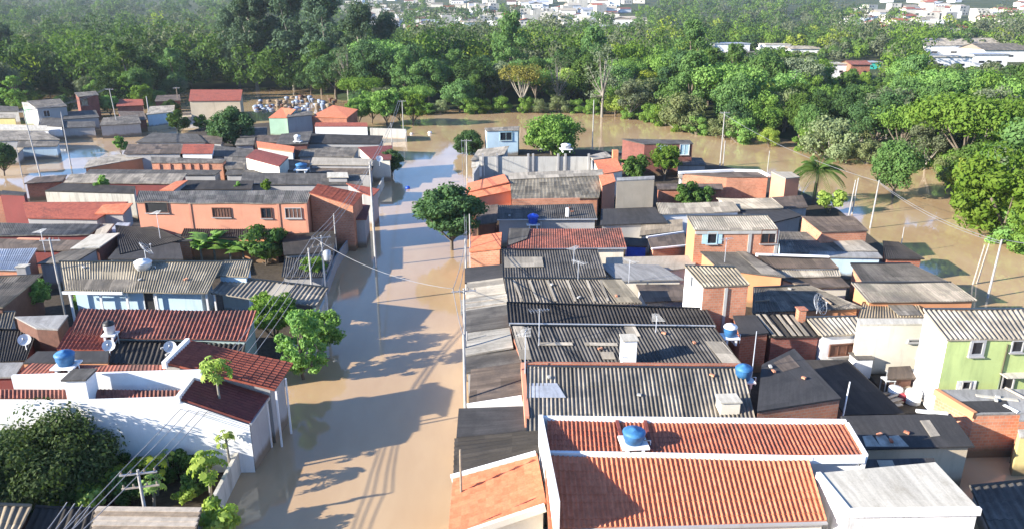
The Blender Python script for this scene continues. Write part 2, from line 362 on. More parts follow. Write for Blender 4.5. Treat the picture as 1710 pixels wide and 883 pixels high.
# ------------------------------------------------------------------ trees
def np_mesh(name, V, F, mats, mi=None):
    me = bpy.data.meshes.new(name); V = np.asarray(V, np.float32); F = np.asarray(F, np.int32); k = F.shape[1]
    me.vertices.add(len(V)); me.vertices.foreach_set('co', V.ravel())
    me.loops.add(F.size); me.loops.foreach_set('vertex_index', F.ravel())
    me.polygons.add(len(F)); me.polygons.foreach_set('loop_start', np.arange(0, F.size, k, dtype=np.int32))
    if mi is not None: me.polygons.foreach_set('material_index', np.asarray(mi, np.int32))
    for m in (mats if isinstance(mats, (list, tuple)) else [mats]): me.materials.append(m)
    me.update(calc_edges=True); return me
def leaves(rng, C, Rr, per, size, up=.12, jit=.36, flat=1.0, shell=(.55, 1.05), aspect=.55):
    """leaf-sized faces spread through the clumps' volume, facing mostly outwards"""
    C = np.repeat(np.asarray(C, float), per, 0); Rr = np.repeat(np.asarray(Rr, float), per)
    n = len(C); D = rng.normal(size=(n, 3)); D /= np.linalg.norm(D, axis=1)[:, None]
    rad = Rr*(shell[0]+(shell[1]-shell[0])*rng.random(n)**.6)
    pos = C+D*rad[:, None]*np.array([1, 1, flat])
    Nn = D+rng.normal(size=(n, 3))*jit+np.array([0, 0, up]); Nn /= np.linalg.norm(Nn, axis=1)[:, None]
    T = np.cross(Nn, rng.normal(size=(n, 3))); T /= np.linalg.norm(T, axis=1)[:, None]; B = np.cross(Nn, T)
    s = size*(.6+.8*rng.random(n))[:, None]
    q = np.stack([pos-T*s, pos+B*s*aspect+T*s*.1, pos+T*s, pos-B*s*aspect+T*s*.1], 1).reshape(-1, 3)
    return q, np.arange(n*4).reshape(-1, 4)
def crown_clumps(rng, kind, Rc, z0, z1, n):
    C = []; rr = []
    zc, hz = (z0+z1)/2, (z1-z0)/2
    for i in range(n):
        while True:
            d = rng.normal(size=3); d /= np.linalg.norm(d)
            if d[2] > -.75: break
        k = .45+.5*rng.random()**.5
        if kind == 'umbrella': d[2] = abs(d[2])*.6; k = .6+.4*rng.random()
        p = np.array([d[0]*Rc*k, d[1]*Rc*k, zc+d[2]*hz*k])
        if kind == 'tall':
            t = rng.random(); w = Rc*(.35+.75*math.sin(math.pi*min(t*.9+.12, 1)))
            a = rng.random()*6.28; q = (.35+.6*rng.random())*w; p = np.array([math.cos(a)*q, math.sin(a)*q, z0+t*(z1-z0)])
        C.append(p); rr.append(Rc*(.24+.17*rng.random())*(1.15 if kind == 'umbrella' else 1))
    return np.array(C), np.array(rr)
PROTO = {}
def tree_proto(key, name, kind, Rc, z0, z1, n, per, size, leaf, bark='bark', tr=.28, seed=0, limbs=5, cat='tree', flat=.8, far=None, cs=1.0):
    rng = np.random.default_rng(seed+100)
    C, rr = crown_clumps(rng, kind, Rc, z0, z1, n); rr = rr*cs*rng.uniform(.75, 1.25, len(rr))
    V, F = leaves(rng, C, rr, per, size, flat=flat, jit=.36 if cs == 1 else .5)
    # a thinner scatter deeper inside so that the crown is not hollow
    V2, F2 = leaves(rng, C*np.array([.6, .6, 1])-np.array([0, 0, .1*Rc]), rr, max(per//6, 3), size*1.25, flat=flat)
    me = np_mesh('crown', np.vstack([V, V2]), np.vstack([F, F2+len(V)]), LEAF[leaf])
    root = empty(name, (0, -200, 0)); root['category'] = cat
    c = bpy.data.objects.new('crown', me); COL.objects.link(c); c.parent = root
    mb = MB(); top = z0+(z1-z0)*(.75 if kind == 'tall' else .45)
    bend = [(rng.normal()*.12*Rc*t, rng.normal()*.12*Rc*t, -1.6*(1-t)+top*t) for t in (0, .3, .6, 1)]
    mb.tube(bend, [tr*1.3, tr, tr*.8, tr*.4], 7)
    for i in rng.choice(len(C), min(limbs, len(C)), replace=False):
        s = Vector(bend[2])*.6+Vector(bend[1])*.4; e = Vector(C[i]); m = (s+e)/2+Vector((0, 0, -.06*Rc))
        mb.tube([s, m, e], [tr*.55, tr*.38, tr*.12], 5)
    t = mb.build('trunk', MAT[bark]); t.parent = root
    PROTO[key] = root; root['_used'] = 0; return root
def put(key, loc, scale=1, rz=None, label=None, group=None):
    p = PROTO[key]; rz = rnd.random()*6.28 if rz is None else rz
    if not p['_used']:
        p['_used'] = 1; p.location = loc; p.scale = (scale,)*3 if not isinstance(scale, tuple) else scale; p.rotation_euler = (0, 0, rz)
        return tag(p, label, None, group)
    return copy_tree(p, loc, scale, rz, label, group)

# forest kinds (metres): key, crown radius, crown bottom, top ...
FK = {}
def fkind(key, *a, **k): tree_proto(key, *a, **k); FK[key] = a
fkind('round_mid', 'broadleaf_tree', 'round', 5.0, 2.0, 11.5, 34, 208, 0.26, 'mid', seed=1)
fkind('round_bright', 'broadleaf_tree', 'round', 5.2, 1.5, 10.5, 36, 208, 0.25, 'bright', seed=2)
fkind('round_dark', 'broadleaf_tree', 'round', 5.4, 2.5, 13, 36, 208, 0.26, 'dark', seed=3)
fkind('grey', 'broadleaf_tree', 'round', 4.6, 3.0, 12, 30, 174, 0.23, 'grey', bark='pale_bark', seed=4)
fkind('tallmid', 'broadleaf_tree', 'tall', 4.0, 2.5, 15, 40, 187, 0.25, 'mid', seed=5)
fkind('umbrella', 'broadleaf_tree', 'umbrella', 6.0, 6.5, 11, 30, 214, 0.25, 'bright', seed=6, limbs=8)
fkind('pale', 'pale_shrub_tree', 'round', 3.4, .3, 6.2, 26, 174, 0.19, 'pale', bark='pale_bark', seed=7)
fkind('yellow', 'broadleaf_tree', 'round', 4.2, 1.2, 9, 30, 193, 0.22, 'yellow', seed=8)
fkind('eucalypt', 'eucalyptus_tree', 'tall', 6.2, 7, 29, 70, 248, 0.32, 'blue', bark='pale_bark', tr=.45, seed=9, limbs=9)
fkind('gold', 'golden_tree', 'umbrella', 5.0, 7.0, 11.5, 17, 134, 0.22, 'gold', bark='pale_bark', tr=.4, seed=10, limbs=11)
fkind('bare', 'bare_tree', 'tall', 4.2, 5, 16, 26, 40, 0.20, 'grey', bark='pale_bark', tr=.3, seed=12, limbs=18)
fkind('shore', 'shoreline_bush', 'round', 2.8, -.6, 4.6, 22, 187, 0.17, 'bright', seed=13, cat='bush')
DESC = dict(round_mid='mid green rounded tree', round_bright='bright green broad leafy tree', round_dark='dark green dense round tree', grey='grey green tree with pale bark',
            tallmid='tall narrow green tree', umbrella='flat topped bright spreading tree', pale='low pale olive shrubby tree', yellow='yellow green leafy tree',
            eucalypt='very tall bluish eucalyptus', bare='thin grey half bare tree', shore='low bright green bush')
def zone(px, py):
    if px < 330: return 'in woods behind the far left houses'
    if px < 640: return 'in woods behind the sack heap'
    if px < 830: return 'in woods beyond the street end'
    if px < 1090: return 'behind the big yard tree across the water'
    if px < 1330: return 'behind the dark brick house across the water'
    if px < 1530: return 'on the river bank behind the palm'
    return 'on the wooded bank at far right'
placed = []
def forest(label, key, px, py, sc=1.0, z=None, rz=None, group=None):
    p = P(px, py, 0); p.z = max(ground_h(p.x, p.y), -.9) if z is None else z
    placed.append((p.x, p.y, FK[key][2]*sc if key in FK else 4))
    return put(key, p, sc, rz, label, group)
# trees the photograph tells apart
forest('golden yellow flat crowned tree with pale forked trunk standing in brown water', 'gold', 872, 188, 1.15)
forest('thin grey tree with pale straight trunk beside the golden tree', 'bare', 930, 187, .95)
for i, (px, py, s) in enumerate([(430, 150, 1.2), (492, 150, 1.28), (548, 154, 1.15), (606, 160, .95), (400, 146, .92), (648, 148, .85)]):
    forest('very tall dark bluish eucalyptus, '+['left edge of the tall clump', 'second in the tall clump', 'middle of the tall clump', 'right part of the tall clump', 'set back at left', 'set back at right'][i], 'eucalypt', px, py, s, group='tall eucalyptus clump')
forest('tall dark tree at the top left corner of the woods', 'eucalypt', 18, 140, .72)
forest('purplish bare tree in front of the tall eucalyptus clump', 'bare', 583, 172, 1.0)
forest('big bright green spreading tree leaning over the brown water at the right edge', 'round_bright', 1668, 408, 1.12)
forest('bright green tree behind the big spreading tree at the right edge', 'round_mid', 1720, 380, 1.15)
forest('round dark green tree standing alone in the river', 'round_mid', 1492, 330, .74, z=-.6)
forest('olive green round tree at the river bend above the lone river tree', 'grey', 1545, 284, .8)
forest('pale cream flowered bush hanging over the river bank', 'pale', 1385, 268, 1.35)
forest('pale cream bush at the water edge behind the dark brick house', 'pale', 1140, 220, 1.5)
forest('pale feathery tree with bare trunk standing at the river edge', 'bare', 1005, 196, 1.15)
forest('slim pale trunked tree at the water edge behind the dark brick house', 'grey', 1052, 200, .9)
# a row of low bushes along the water line, then the woods behind
shore_pts = []
for i in range(len(SHORE)-1):
    a, b = SHORE[i], SHORE[i+1]; L = (b-a).length; k = max(1, int(L/4.6))
    for j in range(k): shore_pts.append(a.lerp(b, (j+rnd.random()*.6)/k))
for p in shore_pts:
    px, py, f = pix((p.x, p.y, 2))
    if not (-60 < px < 1770) or (px < 600 and py < 175 and px > 300): continue
    key = rnd.choice(['shore', 'shore', 'shore', 'pale', 'yellow']) if px > 640 else rnd.choice(['shore', 'round_dark', 'grey'])
    s = rnd.uniform(.75, 1.25)*(.62 if key in ('yellow', 'round_dark', 'grey') else .8 if key == 'pale' else 1)
    d = Vector((p.x, p.y, 0)).normalized()*rnd.uniform(0, 3)
    put(key, (p.x+d.x, p.y+d.y, -.4), (s, s, s*rnd.uniform(.8, 1.1)), None, 'low '+DESC[key].replace('low ', '').replace(' with pale bark', '')+' at the water '+zone(px, py), 'bushes along the flooded bank')
cand = []
y = 60
gap = 8.6
while y < 620:
    step = gap*(1+max(0, y-250)/420)
    half = y*.78+30; x = -half
    while x < half:
        cx, cyy = x+rnd.uniform(-.42, .42)*step, y+rnd.uniform(-.42, .42)*step
        x += step
        sd = shore_d(cx, cyy)
        if sd < 3.5: continue
        px, py, f = pix((cx, cyy, 6))
        if not (-110 < px < 1830): continue
        cand.append((math.hypot(cx, cyy), cx, cyy, px, py, sd))
    y += step
cand.sort()
CLEAR = [(1188, 1254, 74, 98, 432), (1272, 1372, 76, 93, 470), (1374, 1472, 104, 130, 400), (1538, 1740, 68, 117, 480), (62, 150, 22, 48, 700), (226, 254, 28, 38, 760), (358, 392, 42, 50, 650)]     # open views to the far buildings (photo pixels, metres)
def in_clear(cx, cyy, top=11.0, rad=4.5):
    d = math.hypot(cx, cyy); a, b, f = pix((cx, cyy, .5)); t = pix((cx, cyy, top))[1]; w = rad*FOC/f
    return any(x0-w*.8 < a < x1+w*.8 and t < y1-3 and b > y0 and d < dd+28 for x0, x1, y0, y1, dd in CLEAR)
n_ind = 0; far_list = []
for d, cx, cyy, px, py, sd in cand:
    if any((cx-a)**2+(cyy-b)**2 < (r*.55)**2 for a, b, r in placed): continue
    right = px > 640
    if right: key = rnd.choices(['round_mid', 'round_bright', 'round_dark', 'grey', 'tallmid', 'umbrella', 'yellow', 'pale'], [5, 5, 3, 2, 3, 2, 2.2, .8])[0]
    else: key = rnd.choices(['round_mid', 'round_bright', 'round_dark', 'grey', 'tallmid', 'umbrella', 'yellow'], [3, 1.2, 6, 3, 3, 1, .5])[0]
    s = rnd.uniform(.72, 1.18)*(1+.12*math.sin(cx*.06+cyy*.045))
    if key == 'pale': s *= 1.4
    if sd < 8: s *= .8
    if rnd.random() < .14: s *= 1.3
    if in_clear(cx, cyy, 12*s, 5*s):
        s *= .55
        if key == 'umbrella': key = 'round_bright'
        if in_clear(cx, cyy, 12*s, 5*s):
            s *= .6
            if in_clear(cx, cyy, 12*s, 4*s): continue
    if n_ind < 236:
        put(key, (cx, cyy, ground_h(cx, cyy)-.1), (s, s, s*rnd.uniform(.85, 1.15)), None, DESC[key]+' '+zone(px, py), 'trees of the riverside woods')
        n_ind += 1
    else: far_list.append((cx, cyy, s, key))
# the far-off wood that reads as one mass
for k in range(2600):
    d = rnd.uniform(560, 1900)**1.0; a = rnd.uniform(-42, 44); cx, cyy = d*math.sin(R(a)), d*math.cos(R(a))
    px, py, f = pix((cx, cyy, ground_h(cx, cyy)+5))
    if not -40 < px < 1750: continue
    v = math.sin(cx*.011+2)+math.sin(cyy*.009+cx*.004)+.7*math.sin(cx*.027-cyy*.02)
    town = (d > 640 and (575 < px < 1062)) or (d > 610 and px > 1390)
    if town and not (v > 1.5 or (900 < px < 1500 and v > 1.0)): continue
    if d < 700 and in_clear(cx, cyy): continue
    far_list.append((cx, cyy, rnd.uniform(.8, 1.3), rnd.choice(['round_mid', 'round_dark', 'grey', 'round_bright', 'tallmid'])))
rng = np.random.default_rng(77); Vs = []; Fs = []; Ms = []; off = 0
fm = ['dark', 'mid', 'bright', 'grey', 'yellow']; km = dict(round_mid=1, round_bright=2, round_dark=0, grey=3, tallmid=1, umbrella=2, yellow=4, pale=3)
for cx, cyy, s, key in far_list:
    d = math.hypot(cx, cyy); n = 12 if d < 600 else 9; per = 62 if d < 600 else 26
    s *= 1.22; C, rr = crown_clumps(rng, 'round', 5.4*s, 2*s, 11.5*s, n); C += np.array([cx, cyy, ground_h(cx, cyy)])
    V, F = leaves(rng, C, rr*1.25, per, (.40+d*.0006) if d < 600 else .95, flat=.85, shell=(.75, 1.02), jit=.3, up=.1); Vs.append(V); Fs.append(F+off); off += len(V)
    Ms += [km[key] if rng.random() < .8 else int(rng.integers(0, 4))]*len(F)
far = bpy.data.objects.new('distant_woods', np_mesh('distant_woods', np.vstack(Vs), np.vstack(Fs), [LEAF[k] for k in fm], Ms)); COL.objects.link(far)
tag(far, 'dark green woods stretching back to the distant town', 'woods', kind='stuff')

# ------------------------------------------------------------------ the distant town and the buildings in the woods
def block_proto(name, w, d, h, wall, roof, gable, seed):
    mb = MB(); hw, hd = w/2, d/2
    for a, b in (((-hw, -hd), (hw, -hd)), ((hw, -hd), (hw, hd)), ((hw, hd), (-hw, hd)), ((-hw, hd), (-hw, -hd))):
        mb.quadm((*a, -3), (*b, -3), (*b, h), (*a, h), 0)
    if gable:
        r = h+w*.16; o = .4
        mb.face([(-hw-o, -hd-o, h-.1), (0, -hd-o, r), (0, hd+o, r), (-hw-o, hd+o, h-.1)], mi=1); mb.face([(hw+o, -hd-o, h-.1), (0, -hd-o, r), (0, hd+o, r), (hw+o, hd+o, h-.1)], mi=1)
        mb.face([(-hw, -hd, h), (hw, -hd, h), (0, -hd, r-.1)], mi=0); mb.face([(-hw, hd, h), (hw, hd, h), (0, hd, r-.1)], mi=0)
    else:
        mb.face([(-hw, -hd, h-.3), (hw, -hd, h-.3), (hw, hd, h-.3), (-hw, hd, h-.3)], mi=1)
    rr = random.Random(seed); z = 1.2
    while z+1.4 < h:
        x = -hw+1.5
        while x < hw-1.5:
            if rr.random() < .8: mb.box((x, -hd-.03, z+.6), (1.2, .06, 1.2), mi=2)
            x += 2.8
        z += 2.9
    return mb.build(name, [MAT[wall], MAT[roof], MAT['glass']])
town = [block_proto('town_house', w, d, h, wa, ro, g, i) for i, (w, d, h, wa, ro, g) in enumerate([
    (9, 10, 3.4, 'white', 'tile_worn', 1), (8, 11, 6.2, 'white', 'slab_grey', 0), (11, 12, 3.6, 'cream', 'sheet_light', 1), (10, 9, 6.6, 'cream', 'tile_red', 1),
    (14, 12, 4.2, 'white', 'metal_pale', 1), (9, 9, 9.2, 'weathered', 'slab_white', 0), (16, 13, 5, 'white', 'sheet_light', 1)])]
DT = ['small white gabled house with worn red roof', 'white flat roofed two storey house', 'cream gabled house with pale sheet roof', 'cream two storey house with red roof',
      'wide white shed with metal roof', 'narrow three storey weathered house', 'big white gabled hall']
used = set(); k = 0; tries = 0; occ = []
while k < 298 and tries < 9000:
    tries += 1
    if rnd.random() < .62: px = rnd.uniform(585, 1060); d = rnd.triangular(650, 1500, 700)
    else: px = rnd.uniform(1395, 1740); d = rnd.triangular(620, 1450, 680)
    a = math.degrees(math.atan2(px-855, 1250))+YAW; cx, cyy = d*math.sin(R(a)), d*math.cos(R(a))
    if any((cx-q)**2+(cyy-w)**2 < 14**2 for q, w in occ): continue
    occ.append((cx, cyy)); i = rnd.randrange(7); o = town[i]
    if i in used: c = o.copy(); COL.objects.link(c); o = c
    used.add(i); o.location = (cx, cyy, ground_h(cx, cyy)); o.rotation_euler = (0, 0, rnd.choice([0, 1.57])+rnd.uniform(-.2, .2)); o.scale = (1.45, 1.45, 1.2)
    side = 'in the distant town beyond the woods' if px < 1100 else 'in the distant town beyond the warehouses'
    tag(o, DT[i]+' '+side, 'house', 'houses of the distant town'); k += 1
tower = block_proto('apartment_tower', 15, 14, 30, 'white', 'slab_grey', 0, 3)
for i, (px, d, s, lab) in enumerate([(790, 1500, .55, 'small pale tower block rising above the distant town roofs'), (860, 1620, .8, 'tall white tower block in the middle of the distant town'),
        (1490, 1350, .6, 'pale tower block at the left of the upper right town'), (1560, 1450, .75, 'broad pale tower block on the upper right horizon'), (1660, 1400, .6, 'pale tower block nearest the top right corner')]):
    a = math.degrees(math.atan2(px-855, 1250))+YAW; cx, cyy = d*math.sin(R(a)), d*math.cos(R(a)); o = tower
    if i: o = tower.copy(); COL.objects.link(o)
    o.location = (cx, cyy, ground_h(cx, cyy)-3); o.scale = (1.3, 1, s); o.rotation_euler = (0, 0, .2*i); tag(o, lab, 'tower block', 'tower blocks of the distant town')
# ------------------------------------------------------------------ houses
def house(label, q, z, roof='sheet_grey', wall='brick', over=.22, wave=None, amp=None, sd='N', zb=-1.4, cat='house', name='house', parent=None, th=.05, group=None, tiles=None, skirt=True, walls=True, fascia=None, xtr=0):
    """q: photo pixels of far-left, far-right, near-right, near-left roof corners; z: their heights"""
    if len(z) == 2: z = (z[0], z[0], z[1], z[1])
    c = [P(q[2*i], q[2*i+1], z[i]) for i in range(4)]            # FL FR NR NL
    cen = sum(c, Vector())/4
    if parent is None: root = root_at(name, (cen.x, cen.y, 0), label, cat, group)
    else: root = parent
    tile = roof.startswith('tile') if tiles is None else tiles
    dist = cen.length
    if wave is None: wave = 0 if roof.startswith('slab') or dist > 125 else (.27 if tile else .30)
    if wave and dist > 62: wave = min(wave, .24 if dist < 85 else .2)
    if amp is None: amp = .05 if tile else .045
    if dist > 62: amp = min(amp, .035)
    order = {'N': (0, 1, 2, 3), 'L': (1, 2, 3, 0), 'R': (3, 0, 1, 2), 'F': (2, 3, 0, 1)}[sd]
    a, b, cc, d = [c[i] for i in order]                          # ridge start, ridge end, eave end, eave start
    nrm = ((b-a).cross(d-a)).normalized()
    if nrm.z < 0: nrm = -nrm
    L = max((b-a).length, (cc-d).length); S = ((d-a).length+(cc-b).length)/2
    nw = max(1, round(L/wave)) if wave else 1
    seg = 6 if dist < 75 else 4
    nc = nw*seg if wave else 1
    rowlen = .42 if tile else 1.7
    nrw = max(1, round(S/rowlen)) if wave else 1
    if tile and dist > 90: nrw = max(1, nrw//2)
    mb = MB(); lift = .022 if tile else .018
    _r = random.Random(len(scene.objects)); ph = _r.random()*6.28; sg = .035 if wave else .012
    def pt(u, v):
        p = (a.lerp(b, u)).lerp(d.lerp(cc, u), v); p.z += sg*math.sin(u*L*.8+ph)*math.sin(v*2.6+ph*.7)-(.05 if L > 5 else 0)*math.sin(u*math.pi); return p
    ws = [amp*math.cos(2*math.pi*k/seg) if wave else 0 for k in range(nc+1)]
    if tile and wave: ws = [amp*(1.4*max(0, math.cos(2*math.pi*k/seg))-.5) for k in range(nc+1)]
    for r in range(nrw):
        v0, v1 = r/nrw, (r+1)/nrw; base = len(mb.v); lift = (.022 if tile else .018)*_r.uniform(.6, 1.5)
        for k in range(nc+1):
            u = k/nc
            mb.v.append(tuple(pt(u, v0)+nrm*ws[k])); mb.v.append(tuple(pt(u, v1)+nrm*(ws[k]+(lift if wave else 0))))
        for k in range(nc):
            mb.f.append((base+2*k, base+2*k+2, base+2*k+3, base+2*k+1))
            mb.uv.append([(k/nc*L, v0*S), ((k+1)/nc*L, v0*S), ((k+1)/nc*L, v1*S), (k/nc*L, v1*S)]); mb.mi.append(0); mb.sm.append(bool(wave))
        if wave and r < nrw-1:                                    # the small step of the overlap
            b2 = len(mb.v)
            for k in range(nc+1):
                mb.v.append(tuple(pt(k/nc, v1)+nrm*(ws[k]+lift))); mb.v.append(tuple(pt(k/nc, v1)+nrm*ws[k]))
            for k in range(nc):
                mb.f.append((b2+2*k, b2+2*k+2, b2+2*k+3, b2+2*k+1)); mb.uv.append([(k/nc*L, v1*S)]*4); mb.mi.append(0); mb.sm.append(False)
    dn = nrm*-(amp*(.6 if tile else 1)+th) if wave else nrm*-.12                                     # underside and edges
    mb.face([a+dn, d+dn, cc+dn, b+dn])
    b2 = len(mb.v)
    for v in (0, 1):
        for k in range(nc):
            t0 = pt(k/nc, v)+nrm*(ws[k]+(lift if v and wave else 0)); t1 = pt((k+1)/nc, v)+nrm*(ws[k+1]+(lift if v and wave else 0))
            mb.face([t0, t1, pt((k+1)/nc, v)+dn, pt(k/nc, v)+dn], [(k/nc*L, 0), ((k+1)/nc*L, 0), ((k+1)/nc*L, .1), (k/nc*L, .1)])
    for u in (0, 1):
        mb.face([pt(u, 0)+nrm*ws[0], pt(u, 1)+nrm*ws[0], pt(u, 1)+dn, pt(u, 0)+dn], [(0, 0), (0, S), (.1, S), (.1, 0)])
    ro = mb.build('roof', MAT[roof], root)
    # walls
    e = [c[1]-c[0], c[2]-c[3], c[3]-c[0], c[2]-c[1]]
    def ins(i, j, k2):          # corner i moved inwards along the edges to j and k
        p = c[i].copy()
        for o in (j, k2):
            v = c[o]-c[i]; v.normalize(); p += v*over
        return p
    w = [ins(0, 1, 3), ins(1, 0, 2), ins(2, 3, 1), ins(3, 2, 0)]
    drop = (amp+th+.02) if wave else .13
    wt = [Vector((p.x, p.y, p.z-drop)) for p in w]
    H = dict(root=root, c=c, w=wt, n=nrm, roof=ro, p0=a, label=label)
    if walls:
        mw = MB(); per = 0
        for i in range(4):
            p, r_ = wt[i], wt[(i+1) % 4]; ln = (Vector((p.x, p.y))-Vector((r_.x, r_.y))).length
            mw.face([(p.x, p.y, zb), (r_.x, r_.y, zb), tuple(r_), tuple(p)], [(per, zb), (per+ln, zb), (per+ln, r_.z), (per, p.z)]); per += ln
        mw.build('wall', MAT[wall], root)
    else:                        # open shelter on posts
        for i in range(4):
            p = wt[i]; mp = MB(); mp.box((p.x, p.y, (p.z+zb)/2), (.14, .14, p.z-zb)); mp.build('post', MAT[wall], root)
    if wave and not tile and dist < 80 and sd == 'N':             # ridge cap
        mr = MB(); mr.tube([a+nrm*(amp*.4), b+nrm*(amp*.4)], .09, 6); mr.build('ridge_cap', MAT[roof], root)
    return H
def on(h, px, py):
    """the point of a roof plane the photo shows at (px, py)"""
    o = Vector((0, 0, CAM_H)); d = FWD*FOC+RGT*(px-PW/2)+UPV*(PH/2-py)
    return o+d*((h['p0']-o).dot(h['n'])/d.dot(h['n']))
def onwall(h, px, py, i=2):
    p, r_ = h['w'][i], h['w'][(i+1) % 4]; al = Vector((r_.x-p.x, r_.y-p.y, 0)).normalized(); n = Vector((al.y, -al.x, 0))
    o = Vector((0, 0, CAM_H)); d = FWD*FOC+RGT*(px-PW/2)+UPV*(PH/2-py)
    x = o+d*((p-o).dot(n)/d.dot(n)); cen = sum(h['w'], Vector())/4
    if (x-cen).dot(n) < 0: n = -n
    return x, al, n
def window(h, px, py, w, hh, i=2, frame='frame', pane='glass', shutters=None, grid=1, name='window', ft=.07):
    x, al, n = onwall(h, px, py, i); up = Vector((0, 0, 1)); mb = MB(); ax = (al, n, up)
    for s in (-1, 1): mb.box(x+al*s*(w/2)+n*.05, (ft, .12, hh+ft), axes=ax)
    for s in (-1, 1): mb.box(x+up*s*(hh/2)+n*.05, (w-ft, .12, ft), axes=ax)
    for k in range(1, grid+1):
        if grid > 0 and k <= grid-0 and grid >= 1: mb.box(x+al*(-w/2+w*k/(grid+1))+n*.03, (.05, .06, hh-ft), axes=ax)
    f = mb.build(name, MAT[frame], h['root'])
    mp = MB(); mp.box(x+n*.012, (w-ft, .02, hh-ft), axes=ax); g = mp.build('pane', MAT[pane], h['root']); g.parent = f
    if name == 'window':
        ms = MB(); ms.box(x-up*(hh/2+ft/2+.035)+n*.09, (w+.25, .2, .07), axes=ax); s_ = ms.build('sill', MAT['grey'], h['root']); s_.parent = f
    if shutters:
        for s in (-1, 1):
            mh = MB(); mh.box(x+al*s*(w/2+.06+w*.25)+n*.045, (w*.48, .05, hh+.05), axes=ax); o = mh.build('shutter', MAT[shutters], h['root']); o.parent = f
    return f
def door(h, px, py, w=.9, hh=2.0, i=2, mat='brown', frame='frame'): return window(h, px, py, w, hh, i, frame, mat, None, 0, 'door')
def parapet(h, i, j, hgt=.5, w=.16, mat='white', dz=-.3, out=0, name='parapet'):
    a, b = h['c'][i], h['c'][j]; mb = MB(); mb.beam(a+Vector((0, 0, dz)), b+Vector((0, 0, dz)), w, hgt-dz); return mb.build(name, MAT[mat], h['root'])
def bar(h, pts, w, hgt, mat='white', name='trim'):
    """a strip on the roof plane through photo points"""
    mb = MB(); p = [on(h, *q) for q in pts]
    for a, b in zip(p[:-1], p[1:]): mb.beam(a-h['n']*.05, b-h['n']*.05, w, hgt+.05)
    return mb.build(name, MAT[mat], h['root'])
def patch(h, pts, mat, lift=.075, name='roof_patch'):
    """a sheet of another kind laid over part of a roof"""
    mb = MB(); p = [on(h, *q)+h['n']*lift for q in pts]
    L = (p[1]-p[0]).length; S = (p[3]-p[0]).length
    mb.face(p, [(0, 0), (L, 0), (L, S), (0, S)]); d = -h['n']*.03
    for i in range(4): mb.face([p[i], p[(i+1) % 4], p[(i+1) % 4]+d, p[i]+d])
    return mb.build(name, MAT[mat], h['root'])
def gutter(h, mat='metal'):
    a, b = h['c'][3], h['c'][2]; mb = MB(); d = Vector((0, -.09, -.13)); mb.beam(a+d, b+d, .14, .1); return mb.build('gutter', MAT[mat], h['root'])
HS = {}
# ================================================================== the block on the right of the flooded street, near to far
h = house('big house with bright orange tiled roof in two sections framed by white parapets', (908, 759, 1350, 768, 1380, 868, 916, 882), (4.6, 3.5), 'tile_orange', 'cream', over=.12, wave=.235, amp=.055)
BIG = h
house('', (914, 701, 1410, 707, 1440, 759, 914, 752), (5.0, 4.65), 'tile_aged', 'white', over=.05, parent=h['root'], wave=.215, amp=.05); B2 = dict(h)
h2 = house('', (757, 797, 897, 757, 912, 839, 748, 897), (2.7, 3.8, 3.7, 2.6), 'tile_orange', 'cream', over=.12, sd='L', parent=h['root'], wave=.24)
def wbar(a, b, w, hh, mat, root, name='parapet'):
    mb = MB(); mb.beam(a, b, w, hh); return mb.build(name, MAT[mat], root)
wbar(P(906, 700, 5.0)-Vector((0, 0, 1)), P(1412, 706, 5.0)-Vector((0, 0, 1)), .17, 1.2, 'white', h['root'])
wbar(P(1412, 706, 5.0)-Vector((0, 0, 1)), P(1444, 760, 4.65)-Vector((0, 0, 1)), .17, 1.17, 'white', h['root'])
wbar(P(905, 755, 4.6)-Vector((0, 0, .3)), P(1356, 764, 4.6)-Vector((0, 0, .3)), .2, .38, 'white', h['root'])
wbar(P(1356, 763, 4.62)-Vector((0, 0, .3)), P(1444, 762, 4.65)-Vector((0, 0, .3)), .2, .36, 'white', h['root'])
a, b = P(906, 700, 5.0), P(915, 883, 3.6)
wbar(Vector((a.x-.1, a.y, 3.0)), Vector((a.x-.1, b.y-.4, 3.0)), .2, 2.3, 'white', h['root'])
wbar(P(755, 795, 2.75)-Vector((0, 0, .3)), P(897, 755, 3.85)-Vector((0, 0, .3)), .25, .36, 'white', h['root'], 'roof_edge')
wbar(P(752, 896, 2.6)-Vector((0, 0, .3)), P(912, 842, 3.7)-Vector((0, 0, .3)), .22, .34, 'cream', h['root'], 'roof_edge')
gutter(h, 'grey')
bar(h2, [(774, 885), (905, 826)], .05, .03, 'tile_maroon', 'cable_line')
for pts in ([(1030, 703), (1044, 752)], [(1077, 703), (1088, 752)]):
    mb = MB(); p0, p1 = P(*pts[0], 5.0), P(*pts[1], 4.7); mb.beam(p0, p1, .16, .1); mb.build('ridge_tile_row', MAT['tile_maroon'], h['root'])
h = house('long dark patio roof of black corrugated sheets beside the bright orange roof', (759, 733, 902, 719, 900, 756, 757, 796), (2.7, 3.6, 3.5, 2.6), 'sheet_black', 'grey', sd='L', wave=.42, amp=.06)
h = house('small flat black tarred roof by the street behind the black patio roof', (766, 681, 880, 677, 880, 718, 762, 730), (2.6, 2.9, 2.8, 2.5), 'slab_dark', 'grey', sd='L'); 
h = house('grey corrugated house with strongly ribbed pale roof right behind the bright orange roof', (880, 611, 1240, 614, 1262, 703, 879, 722), (4.0, 3.2), 'sheet_grey', 'white', wave=.25, amp=.055); STRIPE = h
patch(h, [(884, 640), (930, 640), (945, 664), (884, 664)], 'metal_pale', .05, 'skylight')
wbar(P(876, 607, 4.1)-Vector((0, 0, .3)), P(1245, 610, 4.1)-Vector((0, 0, .3)), .2, .42, 'brick_red', h['root'])
wbar(P(873, 610, 3.6)-Vector((0, 0, .5)), P(880, 700, 3.3)-Vector((0, 0, .5)), .25, .75, 'pink', h['root'])
